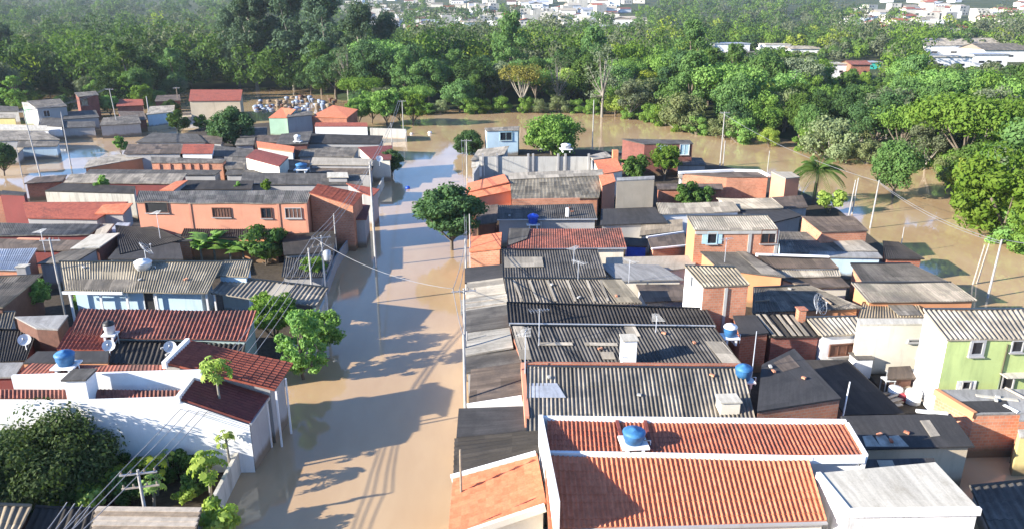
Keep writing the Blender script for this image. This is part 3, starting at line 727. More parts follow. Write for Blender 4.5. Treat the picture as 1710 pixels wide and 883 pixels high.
h = house('brown grey carport with patchy flat roof and white edge by the street', (786, 616, 873, 604, 876, 660, 783, 674), (2.6, 3.1, 3.1, 2.5), 'sheet_brown', 'white', sd='L', wave=0)
wbar(P(783, 676, 2.5)-Vector((0, 0, .6)), P(874, 662, 3.1)-Vector((0, 0, .6)), .12, .7, 'white', h['root'], 'fascia')
h = house('wide dark corrugated house with a white ridge pipe and a white square flue', (852, 543, 1192, 546, 1238, 609, 872, 606), (4.2, 3.5), 'sheet_dark', 'brick_red', wave=.25, amp=.045); DARKW = h
for q in ([(856, 545), (874, 545), (888, 600), (868, 600)], [(1041, 541), (1058, 541), (1070, 562), (1049, 562)], [(900, 572), (955, 572), (957, 577), (902, 577)], [(976, 572), (1030, 573), (1032, 578), (978, 577)]):
    patch(h, q, 'sheet_light', .06)
patch(h, [(1003, 588), (1024, 588), (1028, 600), (1006, 600)], 'sheet_light', .06)
bar(h, [(850, 542), (1194, 546)], .12, .14, 'metal', 'ridge_pipe')
patch(h, [(1178, 570), (1206, 571), (1238, 607), (1206, 606)], 'sheet_light', .06)
h = house('cream carport roof with a dark crack in front of the wide dark corrugated house', (778, 556, 851, 546, 857, 579, 777, 592), (2.7, 3.1, 3.1, 2.6), 'slab_worn', 'cream', sd='L')
h = house('dark grey carport roof between the cream carport and the patchy brown carport', (776, 595, 866, 581, 872, 606, 776, 622), (2.5, 2.9, 2.9, 2.4), 'sheet_dark', 'grey', sd='L', wave=0)
h = house('long black corrugated house between the wide dark roof and the pale streaked roof', (846, 505, 1178, 515, 1196, 545, 849, 541), (3.9, 3.6), 'sheet_black', 'brick_red', wave=.26, amp=.05)
h = house('smooth dark grey carport by the street in front of the long black roof', (778, 518, 848, 508, 852, 544, 777, 555), (2.6, 3.0, 3.0, 2.5), 'sheet_dark', 'grey', sd='L', wave=0)
h = house('corrugated house with pale vertical streaks on a brown grey roof', (843, 464, 1038, 466, 1072, 506, 848, 504), (4.1, 3.5), 'sheet_mid', 'white', wave=.26, amp=.05); STREAK = h
for px in (868, 894, 924, 957, 990, 1012): patch(h, [(px-12, 468), (px-8, 468), (px+6, 503), (px+2, 503)], 'sheet_light', .06)
patch(h, [(1002, 467), (1038, 467), (1070, 505), (1030, 505)], 'sheet_beige', .05)
h = house('cream board roofed carport with dark gaps in front of the streaked roof', (770, 500, 846, 490, 850, 513, 769, 524), (2.6, 3.0, 3.0, 2.5), 'slab_worn', 'white', sd='L')
bar(h, [(774, 506), (846, 497)], .1, .04, 'wood_old', 'board'); bar(h, [(774, 515), (846, 505)], .1, .04, 'wood_old', 'board')
h = house('mottled pale grey carport by the street, behind the cream board carport', (780, 471, 840, 463, 845, 490, 778, 499), (2.7, 3.1, 3.0, 2.6), 'sheet_light', 'grey', sd='L', wave=0)
h = house('dark slate coloured house with a row of paler sheets at its left end', (838, 417, 998, 417, 1012, 461, 840, 463), (3.6, 3.1), 'sheet_dark', 'grey', wave=.3)
patch(h, [(842, 430), (905, 430), (908, 446), (842, 447)], 'sheet_light', .06)
h = house('dark flat shed roof by the street below the orange brick shed', (776, 447, 840, 441, 840, 463, 776, 472), (2.6, 2.9, 2.9, 2.5), 'slab_dark', 'grey', sd='L')
h = house('bright orange brick shed with red tiled roof beside the street tree', (784, 396, 838, 388, 836, 414, 784, 420), (3.4, 3.9, 3.6, 3.1), 'tile_orange', 'brick', sd='L', over=.1, wave=0)
h = house('house with mottled red tiled roof darkened by lichen at its left end', (850, 382, 1037, 381, 1046, 413, 846, 415), (4.0, 3.2), 'tile_worn', 'cream')
patch(h, [(850, 383), (885, 383), (880, 400), (848, 412)], 'sheet_dark', .12, 'lichen_sheet'); gutter(h)
h = house('low dark house with gutter and white vent pipe behind the mottled red roof', (832, 343, 990, 340, 997, 365, 830, 366), (3.7, 3.3), 'sheet_dark', 'grey', wave=.3); LOWD = h
wbar(P(855, 337, 3.9)-Vector((0, 0, .8)), P(968, 335, 3.9)-Vector((0, 0, .8)), .25, 1.1, 'brick', h['root']); gutter(h)
mb = MB(); p = on(h, 947, 362); mb.box(p+Vector((0, 0, .45)), (.32, .32, 1.1)); mb.build('vent_pipe', MAT['white'], h['root'])
h = house('small brown wooden shed by the street behind the street tree crown', (795, 345, 832, 341, 830, 372, 795, 376), (2.6, 2.8, 2.7, 2.5), 'sheet_brown', 'brown', wave=0)
h = house('dark flat house lying below the tall beige wall', (1004, 349, 1094, 346, 1116, 372, 1002, 376), (3.2, 3.0), 'slab_dark', 'grey')
h = house('ochre mossy flat roof left of the brick house with pale blue shutters', (1072, 371, 1140, 366, 1140, 385, 1068, 394), (2.9, 2.7), 'sheet_tan', 'cream', wave=0)
h = house('small grey brown shed roof with white edge between the ochre roof and the brick house', (1082, 398, 1142, 389, 1150, 410, 1088, 416), (3.0, 2.8), 'sheet_brown', 'brick', wave=0)
bar(h, [(1080, 397), (1142, 388)], .2, .12, 'white', 'edge_strip'); bar(h, [(1088, 416), (1150, 410)], .2, .1, 'white', 'edge_strip')
h = house('small brown roofed store with a bright blue front behind the cream yard walls', (1042, 396, 1082, 399, 1082, 412, 1044, 410), (2.6, 2.5), 'sheet_black', 'tarp', wave=0)
h = house('cream flat roof between the blue fronted store and the white sided brick house', (1012, 430, 1165, 426, 1160, 446, 1010, 462), (2.6, 2.5), 'slab_tan', 'cream')
h = house('flat grey roof with dark stains right of the dark slate house', (1000, 440, 1100, 442, 1142, 466, 1030, 468), (2.9, 2.8), 'slab_grey', 'cream')
h = house('low tin shed half hidden right of the streaked roof', (1062, 474, 1140, 474, 1146, 500, 1078, 504), (2.5, 2.4), 'sheet_brown', 'grey', wave=0)
# --- rear half of the right block
h = house('tall box of orange brick with a white left side and a grey sheet roof', (1143, 444, 1228, 446, 1252, 475, 1174, 478), (6.1, 5.8), 'sheet_beige', 'brick', over=.08, wave=.3); TALL = h
mw = MB(); q0, q1 = h['w'][3], h['w'][0]; o = Vector((-.02, 0, 0)); mw.quadm((q0.x-.02, q0.y, -1), (q1.x-.02, q1.y, -1), (q1.x-.02, q1.y, q1.z), (q0.x-.02, q0.y, q0.z)); mw.build('plastered_side', MAT['white'], h['root'])
window(h, 1157, 470, .5, .9, 3, grid=0)
mb = MB(); x, al, n = onwall(h, 1211, 500, 2); mb.box((x.x, x.y-.03, 2.3), (.22, .1, 6.6)); mb.build('concrete_pillar', MAT['concrete'], h['root'])
h = house('two storey brick house with pale blue shutters and a grey sheet roof', (1147, 361, 1281, 360, 1299, 383, 1160, 384), (6.2, 5.8), 'sheet_light', 'brick', over=.1, wave=.3); SH = h
mw = MB(); q0, q1 = h['w'][3], h['w'][0]; mw.quadm((q0.x-.02, q0.y, -1), (q1.x-.02, q1.y, -1), (q1.x-.02, q1.y, q1.z), (q0.x-.02, q0.y, q0.z)); mw.build('plastered_side', MAT['orange'], h['root'])
window(h, 1189, 397, .9, 1.15, 2, 'shutter', shutters='shutter', grid=0); window(h, 1284, 395, 1.5, 1.3, 2, 'brown')
for px in (1252, 1297):
    x, al, n = onwall(h, px, 400, 2); mb = MB(); mb.box((x.x, x.y-.03, 2.2), (.3, .1, 7)); mb.build('concrete_pillar', MAT['concrete'], h['root'])
wbar(h['w'][3]+Vector((0, -.05, -.35)), h['w'][2]+Vector((0, -.05, -.35)), .12, .28, 'concrete', h['root'], 'lintel')
h = house('long pale roof with white left edge below the orange brick cottages', (1096, 339, 1224, 337, 1236, 353, 1102, 358), (3.6, 3.1), 'sheet_light', 'white', wave=.3)
h = house('pale grey roof behind the brick house with shutters', (1196, 331, 1288, 331, 1308, 347, 1232, 349), (3.5, 3.1), 'sheet_light', 'white', wave=.3)
h = house('dark flat roof strip behind the brick house with shutters', (1226, 351, 1312, 347, 1340, 360, 1290, 372), (2.9, 2.7), 'slab_dark', 'grey')
h = house('brick house by the river with a brown stained sheet roof', (1338, 361, 1424, 361, 1450, 385, 1372, 388), (4.2, 3.8), 'sheet_brown', 'brick', over=.1, wave=.3)
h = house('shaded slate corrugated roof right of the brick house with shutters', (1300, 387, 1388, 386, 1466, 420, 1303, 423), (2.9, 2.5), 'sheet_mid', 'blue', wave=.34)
patch(h, [(1388, 402), (1440, 402), (1466, 420), (1410, 420)], 'sheet_light', .06)  # pale sheet stands in for the sunlit right part of this roof
h = house('small pale blue house with a flat roof under the slate corrugated roof', (1352, 419, 1466, 421, 1474, 430, 1350, 428), (2.5, 2.4), 'slab_grey', 'blue')
h = house('black roofed red walled hut at the river edge', (1474, 402, 1500, 404, 1544, 432, 1478, 432), (2.8, 2.5), 'sheet_black', 'brick_red', wave=.3)
h = house('dark sheet roof by the river behind the long grey river side roof', (1420, 440, 1520, 440, 1588, 472, 1440, 470), (3.2, 2.9), 'sheet_dark', 'brick', wave=.34)
h = house('long grey corrugated roof with orange end wall beside the river', (1422, 472, 1588, 471, 1632, 501, 1450, 503), (3.5, 3.0), 'sheet_grey', 'orange', wave=.34, amp=.055)
h = house('dark diagonal roof with a paler grey band above the white sided brick house', (1160, 412, 1242, 418, 1312, 462, 1200, 448), (3.7, 3.6, 3.3, 3.4), 'sheet_dark', 'orange', wave=.3)
patch(h, [(1226, 418), (1242, 420), (1310, 461), (1272, 458)], 'sheet_grey', .06)
h = house('dark brown roof bordered by white ridges in the middle of the right block', (1266, 428, 1386, 432, 1400, 447, 1284, 447), (3.4, 3.2), 'sheet_brown', 'white', wave=.3)
bar(h, [(1262, 427), (1384, 431)], .3, .22, 'white', 'ridge_edge')
h = house('pale sheet roof in front of the white ridged brown roof', (1288, 448, 1400, 447, 1404, 460, 1300, 462), (3.0, 2.8), 'sheet_light', 'grey', wave=.3)
h = house('low patchy brown roof left of the long river side roof', (1300, 464, 1404, 462, 1420, 478, 1350, 480), (2.6, 2.4), 'sheet_brown', 'cream', wave=0)
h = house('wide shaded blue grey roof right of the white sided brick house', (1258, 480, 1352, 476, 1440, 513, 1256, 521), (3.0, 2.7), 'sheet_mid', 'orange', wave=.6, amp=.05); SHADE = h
h = house('pale patched lean-to roofs right of the big satellite dish', (1440, 505, 1530, 503, 1544, 528, 1432, 530), (2.6, 2.4), 'sheet_tan', 'cream', wave=.5)
patch(h, [(1478, 506), (1520, 506), (1540, 527), (1500, 527)], 'sheet_grey', .07)
h = house('open shelter with black and white striped sheet roof and a brick chimney', (1256, 524, 1346, 526, 1374, 561, 1286, 562), (3.4, 2.9), 'sheet_black', 'brick_dark', wave=.5, amp=.06); STR = h
for k in range(8):
    if k in (2, 6): continue
    t = 1262+k*11; patch(h, [(t, 525), (t+6, 525), (t+35, 561), (t+28, 561)], 'sheet_light', .07, 'pale_sheet')
h = house('white house with a pale patched roof and a brown shuttered window', (1346, 530, 1430, 528, 1450, 556, 1374, 561), (3.5, 3.1), 'sheet_light', 'white', wave=.34); WH = h
window(h, 1406, 583, 2.0, .9, 2, 'brown', 'brown', grid=2); window(h, 1406, 583, .1, .1, 2, 'brown', 'brown', grid=0) if 0 else None
h = house('tiny brown roofed brick lean-to beside the blue tanks', (1224, 526, 1262, 525, 1284, 555, 1236, 560), (3.5, 3.2), 'slab_dark', 'brick_red', over=.08)
h = house('black flat roofed brick house with one diagonal side in the middle of the right block', (1272, 608, 1326, 581, 1405, 664, 1264, 686), (3.8, 3.8, 3.8, 3.8), 'slab_dark', 'brick', over=.06); BLK = h
patch(h, [(1292, 605), (1318, 592), (1336, 612), (1308, 620)], 'sheet_brown', .02, 'stain_sheet')
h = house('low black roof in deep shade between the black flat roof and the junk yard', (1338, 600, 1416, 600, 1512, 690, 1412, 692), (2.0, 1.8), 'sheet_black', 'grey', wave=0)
h = house('wide dark roof with one pale skylight strip above the white flat roof', (1404, 694, 1588, 690, 1628, 744, 1442, 748), (3.1, 2.8), 'slab_dark', 'beige'); DRK = h
patch(h, [(1536, 702), (1552, 701), (1570, 727), (1554, 729)], 'sheet_light', .03, 'skylight'); bar(h, [(1530, 686), (1582, 691)], .2, .1, 'white', 'plank')
for k in range(3): patch(h, [(1440+k*22, 728), (1456+k*22, 726), (1470+k*24, 745), (1446+k*24, 745)], 'slab_worn', .02, 'worn_sheet')
h = house('narrow dark roof strip between the orange parapet and the white flat roof', (1360, 768, 1560, 764, 1566, 782, 1362, 788), (3.3, 3.2), 'slab_dark', 'grey')
patch(h, [(1464, 768), (1490, 768), (1496, 781), (1470, 781)], 'slab_tan', .02, 'pale_slab')
h = house('white block house with big cream flat roof and stained white walls at the lower right', (1366, 789, 1562, 771, 1637, 850, 1418, 853), (4.6, 4.4), 'slab_white', 'stained', over=.05); WB = h
parapet(h, 3, 2, .1, .2, 'white', -.25); parapet(h, 0, 3, .08, .2, 'white', -.25)
for px, l in ((1424, 1.1), (1440, .8), (1466, .9)):
    pass
h = house('lime green two storey house with white side wall and pale ribbed roof', (1542, 516, 1730, 516, 1760, 564, 1582, 566), (6.4, 6.0), 'sheet_light', 'green', over=.12, wave=.34, amp=.06); GR = h
mw = MB(); q0, q1 = h['w'][3], h['w'][0]; mw.quadm((q0.x-.03, q0.y, -1), (q1.x-.03, q1.y, -1), (q1.x-.03, q1.y, q1.z), (q0.x-.03, q0.y, q0.z)); mw.build('plastered_side', MAT['white'], h['root'])
window(h, 1631, 580, .8, .95, 2, 'metal', grid=0, ft=.16); window(h, 1698, 577, .7, .75, 2, 'metal', grid=0); window(h, 1613, 642, .55, .55, 2, 'grey', grid=0, shutters='frame'); window(h, 1682, 636, .75, 1.0, 2, 'grey', 'black', grid=0, ft=.08)
mb = MB(); x, al, n = onwall(h, 1690, 622, 2); mb.box((x.x, x.y-.35, x.z), (1.6, .7, .07)); mb.build('awning_slab', MAT['slab_white'], h['root'])
mb = MB(); x, al, n = onwall(h, 1676, 600, 2); mb.tube([Vector((x.x, x.y-.07, 5.6)), Vector((x.x, x.y-.07, 1.0))], .05, 6); mb.build('drain_pipe', MAT['mint'], h['root'])
h = house('flat roofed brick house with a long orange side in front of the lime green house', (1562, 650, 1712, 649, 1722, 688, 1628, 690), (3.2, 3.0), 'slab_grey', 'brick', over=.05); FB = h
parapet(h, 0, 3, .1, .3, 'orange', -.3)
bar(h, [(1630, 660), (1700, 668)], .25, .05, 'slab_white', 'plank'); bar(h, [(1676, 676), (1700, 688)], .22, .06, 'white', 'plank')
patch(h, [(1596, 670), (1680, 668), (1690, 687), (1626, 688)], 'slab_dark', .02, 'tar_sheet')
h = house('orange brick wing at the right edge below the lime green house', (1704, 690, 1760, 690, 1770, 700, 1702, 700), (2.9, 2.9), 'slab_grey', 'brick', over=.03)
h = house('small yellow cube shed at the right edge of the photo', (1700, 716, 1760, 716, 1780, 728, 1704, 728), (2.6, 2.6), 'slab_white', 'yellow', over=.03)
h = house('low dark sheet standing for shadowed ground in the lower right corner', (1620, 812, 1730, 800, 1800, 900, 1660, 900), (1.3, 1.2), 'sheet_dark', 'grey', wave=.5)  # dark sheet put in for ground and water lying in shadow
# walls round the cream yard
def wall_thing(label, pts, z0, z1, w=.2, mat='cream', cat='wall', name='yard_wall', parent=None):
    mb = MB(); c = P(pts[0][0], pts[0][1], z1)
    for a, b in zip(pts[:-1], pts[1:]):
        a, b = P(*a, z1), P(*b, z1); mb.beam((a.x, a.y, z0), (b.x, b.y, z0), w, z1-z0)
    if parent is not None: return mb.build(name, MAT[mat], parent)
    return single(mb, name, MAT[mat], (c.x, c.y, 0), label, cat)
h = house('cream two storey rear wall and flat roof left of the lime green house', (1432, 531, 1546, 531, 1550, 540, 1436, 541), (4.4, 4.4), 'slab_white', 'cream', over=.02); CR = h
for px, py, w_, h_ in ((1527, 568, .9, .18), (1535, 588, .25, .7)): window(h, px, py, w_, h_, 2, 'grey', grid=0)
wall_thing('cream low yard wall in front of the white house with the brown window', [(1370, 606), (1440, 604)], -1.3, 1.0, .2, 'beige')
# --- upper end of the right block
h = house('large grey sheet roofed hall with a shaded left corner near the street end', (850, 296, 1008, 288, 1000, 330, 855, 333), (4.6, 3.7), 'sheet_beige', 'brick', wave=.34)
patch(h, [(848, 290), (1006, 284), (1007, 294), (850, 301)], 'sheet_light', .08, 'pale_ridge_sheet')
h = house('small house with two orange tiled slopes at the street near the grey hall', (781, 306, 842, 291, 850, 304, 776, 322), (3.6, 4.5, 4.6, 3.6), 'tile_orange', 'pink', sd='L', wave=0)
house('', (778, 323, 851, 303, 857, 318, 786, 332), (3.5, 4.5, 3.9, 3.2), 'tile_orange', 'pink', parent=h['root'], wave=0)
h = house('tall blank beige plastered block in the middle of the right side', (1030, 297, 1093, 294, 1093, 299, 1030, 302), (6.6, 6.5), 'slab_grey', 'beige', over=.02)
h = house('pink walled house with small orange roof left of the tall beige block', (1000, 293, 1024, 290, 1028, 303, 1005, 311), (5.0, 5.2, 4.9, 4.6), 'tile_orange', 'pink', over=.08, wave=0)
h = house('small house with bright orange hipped roof behind the grey hall', (992, 268, 1030, 264, 1040, 285, 1002, 292), (4.7, 4.9, 4.1, 4.0), 'tile_orange', 'cream', over=.1, wave=0)
mb = MB(); p = on(h, 1027, 262); mb.box(p+Vector((0, 0, .2)), (.8, .8, 1.6)); mb.build('chimney', MAT['orange'], h['root'])
h = house('grey roofed hut behind the bright orange hipped roof', (984, 260, 1012, 253, 1022, 262, 990, 267), (3.9, 3.6), 'sheet_light', 'grey', wave=0)
# roofless concrete frame with cinder block walls
fr = root_at('unfinished_building', tuple(P(890, 285, 0)), 'unfinished roofless grey cinder block building with dark columns', 'unfinished building')
def fwall(pts, z0, z1, w, mat, name):
    mb = MB()
    for a, b in zip(pts[:-1], pts[1:]): mb.beam((a.x, a.y, z0), (b.x, b.y, z0), w, z1-z0)
    mb.build(name, MAT[mat], fr)
A, B, C, D = P(800, 262, 3.8), P(988, 262, 3.8), P(990, 290, 3.0), P(790, 293, 2.4)
fwall([A, B], -1.4, 3.8, .2, 'concrete', 'rear_wall'); fwall([B, C], -1.4, 3.4, .2, 'concrete', 'end_wall'); fwall([D, A], -1.4, 2.6, .2, 'concrete', 'end_wall')
fwall([C, D], -1.4, 1.4, .2, 'concrete', 'front_wall')
for px in (806, 830, 832+50, 890, 932, 944, 983): 
    q = P(px, 262, 3.8); mb = MB(); mb.box((q.x, q.y-.2, 1.4), (.3, .3, 5.8)); mb.build('column', MAT['grey'], fr)
h = house('pale roofed shed by the street below the light blue house', (798, 250, 850, 244, 842, 258, 786, 268), (3.4, 3.7, 3.4, 3.0), 'sheet_light', 'grey', wave=0)
h = house('white lean-to roof at the street beside the unfinished block building', (788, 266, 838, 259, 820, 274, 787, 280), (2.8, 3.1, 2.6, 2.4), 'slab_white', 'white')
h = house('light blue house with one dark window between two leafy trees', (809, 214, 868, 211, 866, 218, 812, 219), (4.8, 4.7), 'sheet_grey', 'blue', over=.12, wave=0); window(h, 845, 228, 2.2, 1.5, 2, 'shutter', grid=1)
h = house('dark red brick house standing at the brown river with two pale windows', (1038, 232, 1152, 234, 1158, 240, 1076, 241), (5.4, 5.2), 'sheet_dark', 'brick_dark', over=.1, wave=0); window(h, 1106, 252, 1.5, 1.7, 2, 'frame', 'shutter', grid=1); window(h, 1143, 250, 1.5, 1.7, 2, 'frame', 'shutter', grid=1)
h = house('low grey roof in front of the dark red brick house', (1130, 262, 1172, 264, 1180, 276, 1130, 276), (2.4, 2.2), 'sheet_dark', 'grey', wave=0)
h = house('row of orange brick cottages with a white edged roof facing the flooded river', (1138, 290, 1268, 287, 1284, 296, 1214, 296), (3.9, 3.7), 'sheet_brown', 'brick', over=.1, wave=0)
bar(h, [(1134, 290), (1225, 286), (1268, 287), (1284, 296)], .5, .25, 'white', 'roof_edge')
window(h, 1192, 301, 1.2, 1.2, 3, 'frame')if 0 else None
h = house('white fronted low house with dark openings left of the orange brick cottages', (1132, 291, 1210, 289, 1206, 296, 1134, 298), (2.9, 2.8), 'sheet_light', 'white', wave=0)
window(h, 1150, 304, 1.2, 1.0, 2, 'grey'); window(h, 1182, 302, 1.3, 1.2, 2, 'brown')
h = house('peach coloured brick box house beside the palm', (1288, 287, 1322, 287, 1336, 296, 1312, 298), (4.4, 4.2), 'slab_tan', 'pink', over=.05)
h = house('low long brick wall house with dark red roof edge behind the pale roofs', (1096, 307, 1206, 307, 1208, 316, 1098, 316), (2.9, 2.8), 'sheet_brown', 'brick_red', wave=0)
h = house('mixed low sheds between the palm and the pale grey roof', (1286, 330, 1340, 326, 1350, 346, 1312, 348), (2.3, 2.1), 'sheet_brown', 'grey', wave=0)

# ================================================================== the block on the left of the street, near to far
h = house('white house with a huge blank white wall and dark red roof sloping to the street', (333, 624, 449, 661, 418, 705, 301, 665), (4.8, 3.3, 3.2, 4.8), 'tile_maroon', 'grey', over=.06, sd='R', wave=.26); W = h  # street-side wall coloured grey to stand in for its shade
mw = MB(); q0, q1 = h['w'][3], h['w'][2]; mw.face([(q0.x-.02, q0.y-.125, -1.3), (q1.x, q1.y-.125, -1.3), (q1.x, q1.y-.125, q1.z), (q0.x-.02, q0.y-.125, q0.z)], [(0, 0), (5, 0), (5, 4), (0, 6)]); mw.build('gable_wall', MAT['white'], h['root'])
a, b = P(-260, 664, 4.9), P(301, 664, 4.9)
a.y = b.y = h['w'][3].y
mb = MB(); mb.beam((a.x, a.y, -1.3), (b.x-.02, b.y, -1.3), .25, 6.15); mb.build('front_wall', MAT['white'], h['root'])
house('', (-260, 646, 300, 650, 300, 664, -260, 663), (4.75, 4.4), 'tile_worn', 'white', over=.02, parent=h['root'], wave=.24)
mb = MB(); a2 = P(20, 626, 5.4); b2 = P(330, 626, 5.4); mb.beam((a2.x, a2.y, -1.3), (b2.x, a2.y, -1.3), .22, 6.7); mb.build('middle_wall', MAT['white'], h['root'])
house('', (52, 606, 276, 609, 276, 627, 26, 628), (5.5, 5.1), 'tile_worn', 'white', over=.02, parent=h['root'], wave=.24, amp=.03)
house('', (317, 568, 489, 607, 459, 650, 278, 607), (5.7, 3.9, 3.9, 5.7), 'tile_red', 'grey', over=.5, sd='R', parent=h['root'], wave=.30, amp=.06)  # grey walls again paint in the shade of the street side
a, b = P(277, 607, 5.8), P(317, 567, 5.8); wbar(a-Vector((.12, 0, .3)), b-Vector((.12, 0, .3)), .25, .42, 'white', h['root'])
a, b = P(300, 664, 4.9), P(332, 622, 4.9); wbar(a-Vector((.12, 0, .3)), b-Vector((.12, 0, .3)), .22, .4, 'white', h['root'])
for px, py, z in ((446, 668, 3.2), (462, 652, 3.8), (478, 630, 3.9)):
    p = P(px, py, z); mb = MB(); mb.box((p.x-.05, p.y, (p.z-1.4)/2), (.1, .1, p.z+1.3)); mb.build('post', MAT['white'], h['root'])
wbar(P(418, 707, 3.15)-Vector((0, 0, .12)), P(449, 662, 3.25)-Vector((0, 0, .12)), .14, .14, 'metal', h['root'], 'gutter')
p = P(128, 662, 4.9); mb = MB(); mb.box((p.x, p.y+.7, 4.9), (1.15, 1.2, 1.9)); bx = mb.build('water_tank_box', MAT['white'], h['root'])
mb = MB(); mb.box((p.x, p.y+.7, 5.9), (1.35, 1.4, .1)); o = mb.build('lid', MAT['sheet_dark'], h['root']); o.parent = bx
h = house('long house with ribbed weathered red tile roof behind the white house', (135, 514, 428, 518, 411, 567, 114, 560), (4.1, 3.1), 'tile_worn', 'teal', wave=.30, amp=.065); RT = h
house('', (118, 546, 205, 549, 180, 584, 95, 583), (3.35, 2.75), 'tile_red', 'brick_red', parent=h['root'], wave=.30, amp=.065)
h = house('black corrugated lean-to under the ribbed red tile roof', (194, 570, 410, 572, 400, 607, 182, 606), (2.7, 2.4), 'sheet_black', 'grey', wave=.36, amp=.05); LT = h
h = house('dark flat roof with orange edge wall behind the blue tank', (62, 586, 182, 585, 180, 604, 38, 605), (2.9, 2.8), 'slab_dark', 'orange', over=.03)
h = house('long beige grey corrugated house with pale blue verandah and white posts', (99, 437, 372, 437, 346, 489, 107, 484), (4.5, 3.4), 'sheet_beige', 'blue', over=.9, wave=.30, amp=.05); BG = h
for px in (114, 165, 209, 258, 343):
    p = P(px, 487, 3.25); mb = MB(); mb.box((p.x, p.y+.15, 1.0), (.16, .16, 4.5)); mb.build('post', MAT['white'], h['root'])
window(h, 250, 500, .9, 1.9, 2, 'frame', 'black', grid=0, name='door'); wbar(P(105, 486, 3.35)+Vector((0, -.1, -.2)), P(205, 487, 3.35)+Vector((0, -.1, -.2)), .1, .22, 'white', h['root'], 'fascia')
patch(h, [(116, 466), (355, 468), (346, 488), (108, 483)], 'sheet_mid', .05, 'darker_lower_sheets')
h = house('beige roof end beside the beige grey corrugated house', (374, 436, 421, 435, 414, 462, 362, 460), (4.3, 3.8), 'sheet_beige', 'blue', wave=.30)
h = house('pale grey carport roof on white posts behind the leafy street trees', (378, 461, 548, 480, 528, 511, 352, 489), (3.3, 3.0), 'sheet_grey', 'white', wave=.4, walls=False, cat='carport', name='carport')
patch(h, [(462, 474), (492, 477), (470, 502), (440, 499)], 'slab_tan', .06)
h = house('two storey salmon house with long grey roof and three windows facing the camera', (232, 319, 520, 318, 513, 339, 226, 338), (6.4, 6.0), 'sheet_grey', 'pink', over=.12, wave=.34); PK = h
house('', (530, 308, 606, 323, 590, 344, 516, 322), (6.5, 5.3, 5.2, 6.5), 'tile_red', 'brick', over=.1, sd='R', parent=h['root'])
window(h, 370, 355, 1.9, 1.0, 2, 'brown', 'brown', grid=5); window(h, 445, 356, 1.1, 1.1, 2, 'brown'); window(h, 490, 356, 1.7, 1.1, 2, 'grey', 'brown', grid=3); window(h, 262, 346, 2.4, 1.2, 2, 'brown', 'black', grid=0)
for px in (319, 466, 512):
    x, al, n = onwall(h, px, 360, 2); mb = MB(); mb.box((x.x, x.y-.03, 2.2), (.25, .1, 7.4)); mb.build('pillar', MAT['pink'], h['root'])
h = house('small red tiled porch roof behind the salmon house gable by the street', (578, 306, 634, 316, 622, 328, 604, 322), (4.6, 4.2, 4.0, 4.3), 'tile_red', 'grey', wave=0)
h = house('grey rendered street side annex of the salmon house', (594, 340, 618, 343, 612, 366, 590, 366), (3.6, 3.4), 'tile_maroon', 'grey', wave=0)
h = house('black roofed orange house below the salmon house', (314, 368, 460, 369, 465, 397, 302, 395), (3.3, 2.9), 'sheet_black', 'orange', wave=.3); BO = h
window(h, 452, 408, 1, .9, 2, 'brown'); window(h, 388, 408, 1, .9, 2, 'brown')
h = house('low orange brick shed left of the banana plants', (258, 392, 330, 390, 320, 402, 262, 404), (2.8, 2.6), 'slab_dark', 'brick', wave=0)
wall_thing('pale yellow low wall behind the banana plants', [(298, 408), (336, 408)], -1.2, 1.5, .2, 'cream')
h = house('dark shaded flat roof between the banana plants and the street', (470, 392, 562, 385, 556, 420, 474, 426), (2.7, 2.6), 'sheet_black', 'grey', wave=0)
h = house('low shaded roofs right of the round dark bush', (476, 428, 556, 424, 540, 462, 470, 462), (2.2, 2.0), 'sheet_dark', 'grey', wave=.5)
h = house('black gabled roof in shade left of the low orange brick shed', (192, 376, 252, 378, 304, 400, 200, 424), (3.2, 3.3, 2.7, 2.6), 'sheet_black', 'brick_dark', wave=.3)
h = house('black flat roof with antenna behind the beige grey corrugated house', (205, 402, 300, 406, 306, 432, 180, 432), (2.6, 2.5), 'slab_dark', 'grey')
h = house('bright cream sheet roof slanting beside the black gabled roof', (152, 392, 200, 389, 166, 413, 117, 415), (3.2, 3.0), 'slab_white', 'brick_dark')
h = house('grey dark sheet roof left of the black flat roof with antenna', (104, 420, 166, 413, 126, 437, 60, 440), (2.9, 2.7), 'sheet_mid', 'grey', wave=0)
h = house('long grey sheet roof at the left edge below the maroon roof', (-80, 371, 172, 374, 150, 392, -80, 393), (3.5, 3.0), 'sheet_grey', 'maroon', wave=.34)
h = house('short pale grey roof right of the long grey left edge roof', (166, 374, 190, 374, 176, 392, 158, 391), (3.4, 3.1), 'sheet_light', 'grey', wave=0)
h = house('dark reddish low roof below the long grey left edge roof', (-80, 397, 138, 401, 118, 418, -80, 416), (2.8, 2.5), 'sheet_brown', 'maroon', wave=0)
bar(h, [(30, 399), (76, 400)], .3, .1, 'pink', 'plank')
h = house('pale blue metal roof at the left edge with a dark gutter', (-60, 414, 62, 415, 40, 450, -60, 449), (3.4, 2.9), 'metal_pale', 'brick', wave=.3)
h = house('wide tan sheet roof at the left edge above the small dark sheds', (-80, 464, 70, 459, 4, 512, -80, 512), (3.5, 3.2), 'sheet_tan', 'brown', wave=.36)
h = house('dark mossy roof at the left edge below the wide tan roof', (-60, 520, 26, 520, 18, 548, -60, 546), (2.6, 2.4), 'sheet_mid', 'grey', wave=.3)
h = house('small hut with pale grey slab roof and brown side by the red tile roof', (24, 528, 114, 525, 96, 549, 60, 547), (3.5, 3.3), 'slab_grey', 'brown', over=.08)
h = house('black low sheet roof at the left edge with a white dish', (-60, 548, 62, 552, 44, 600, -60, 606), (2.4, 2.2), 'sheet_black', 'maroon', wave=.4)
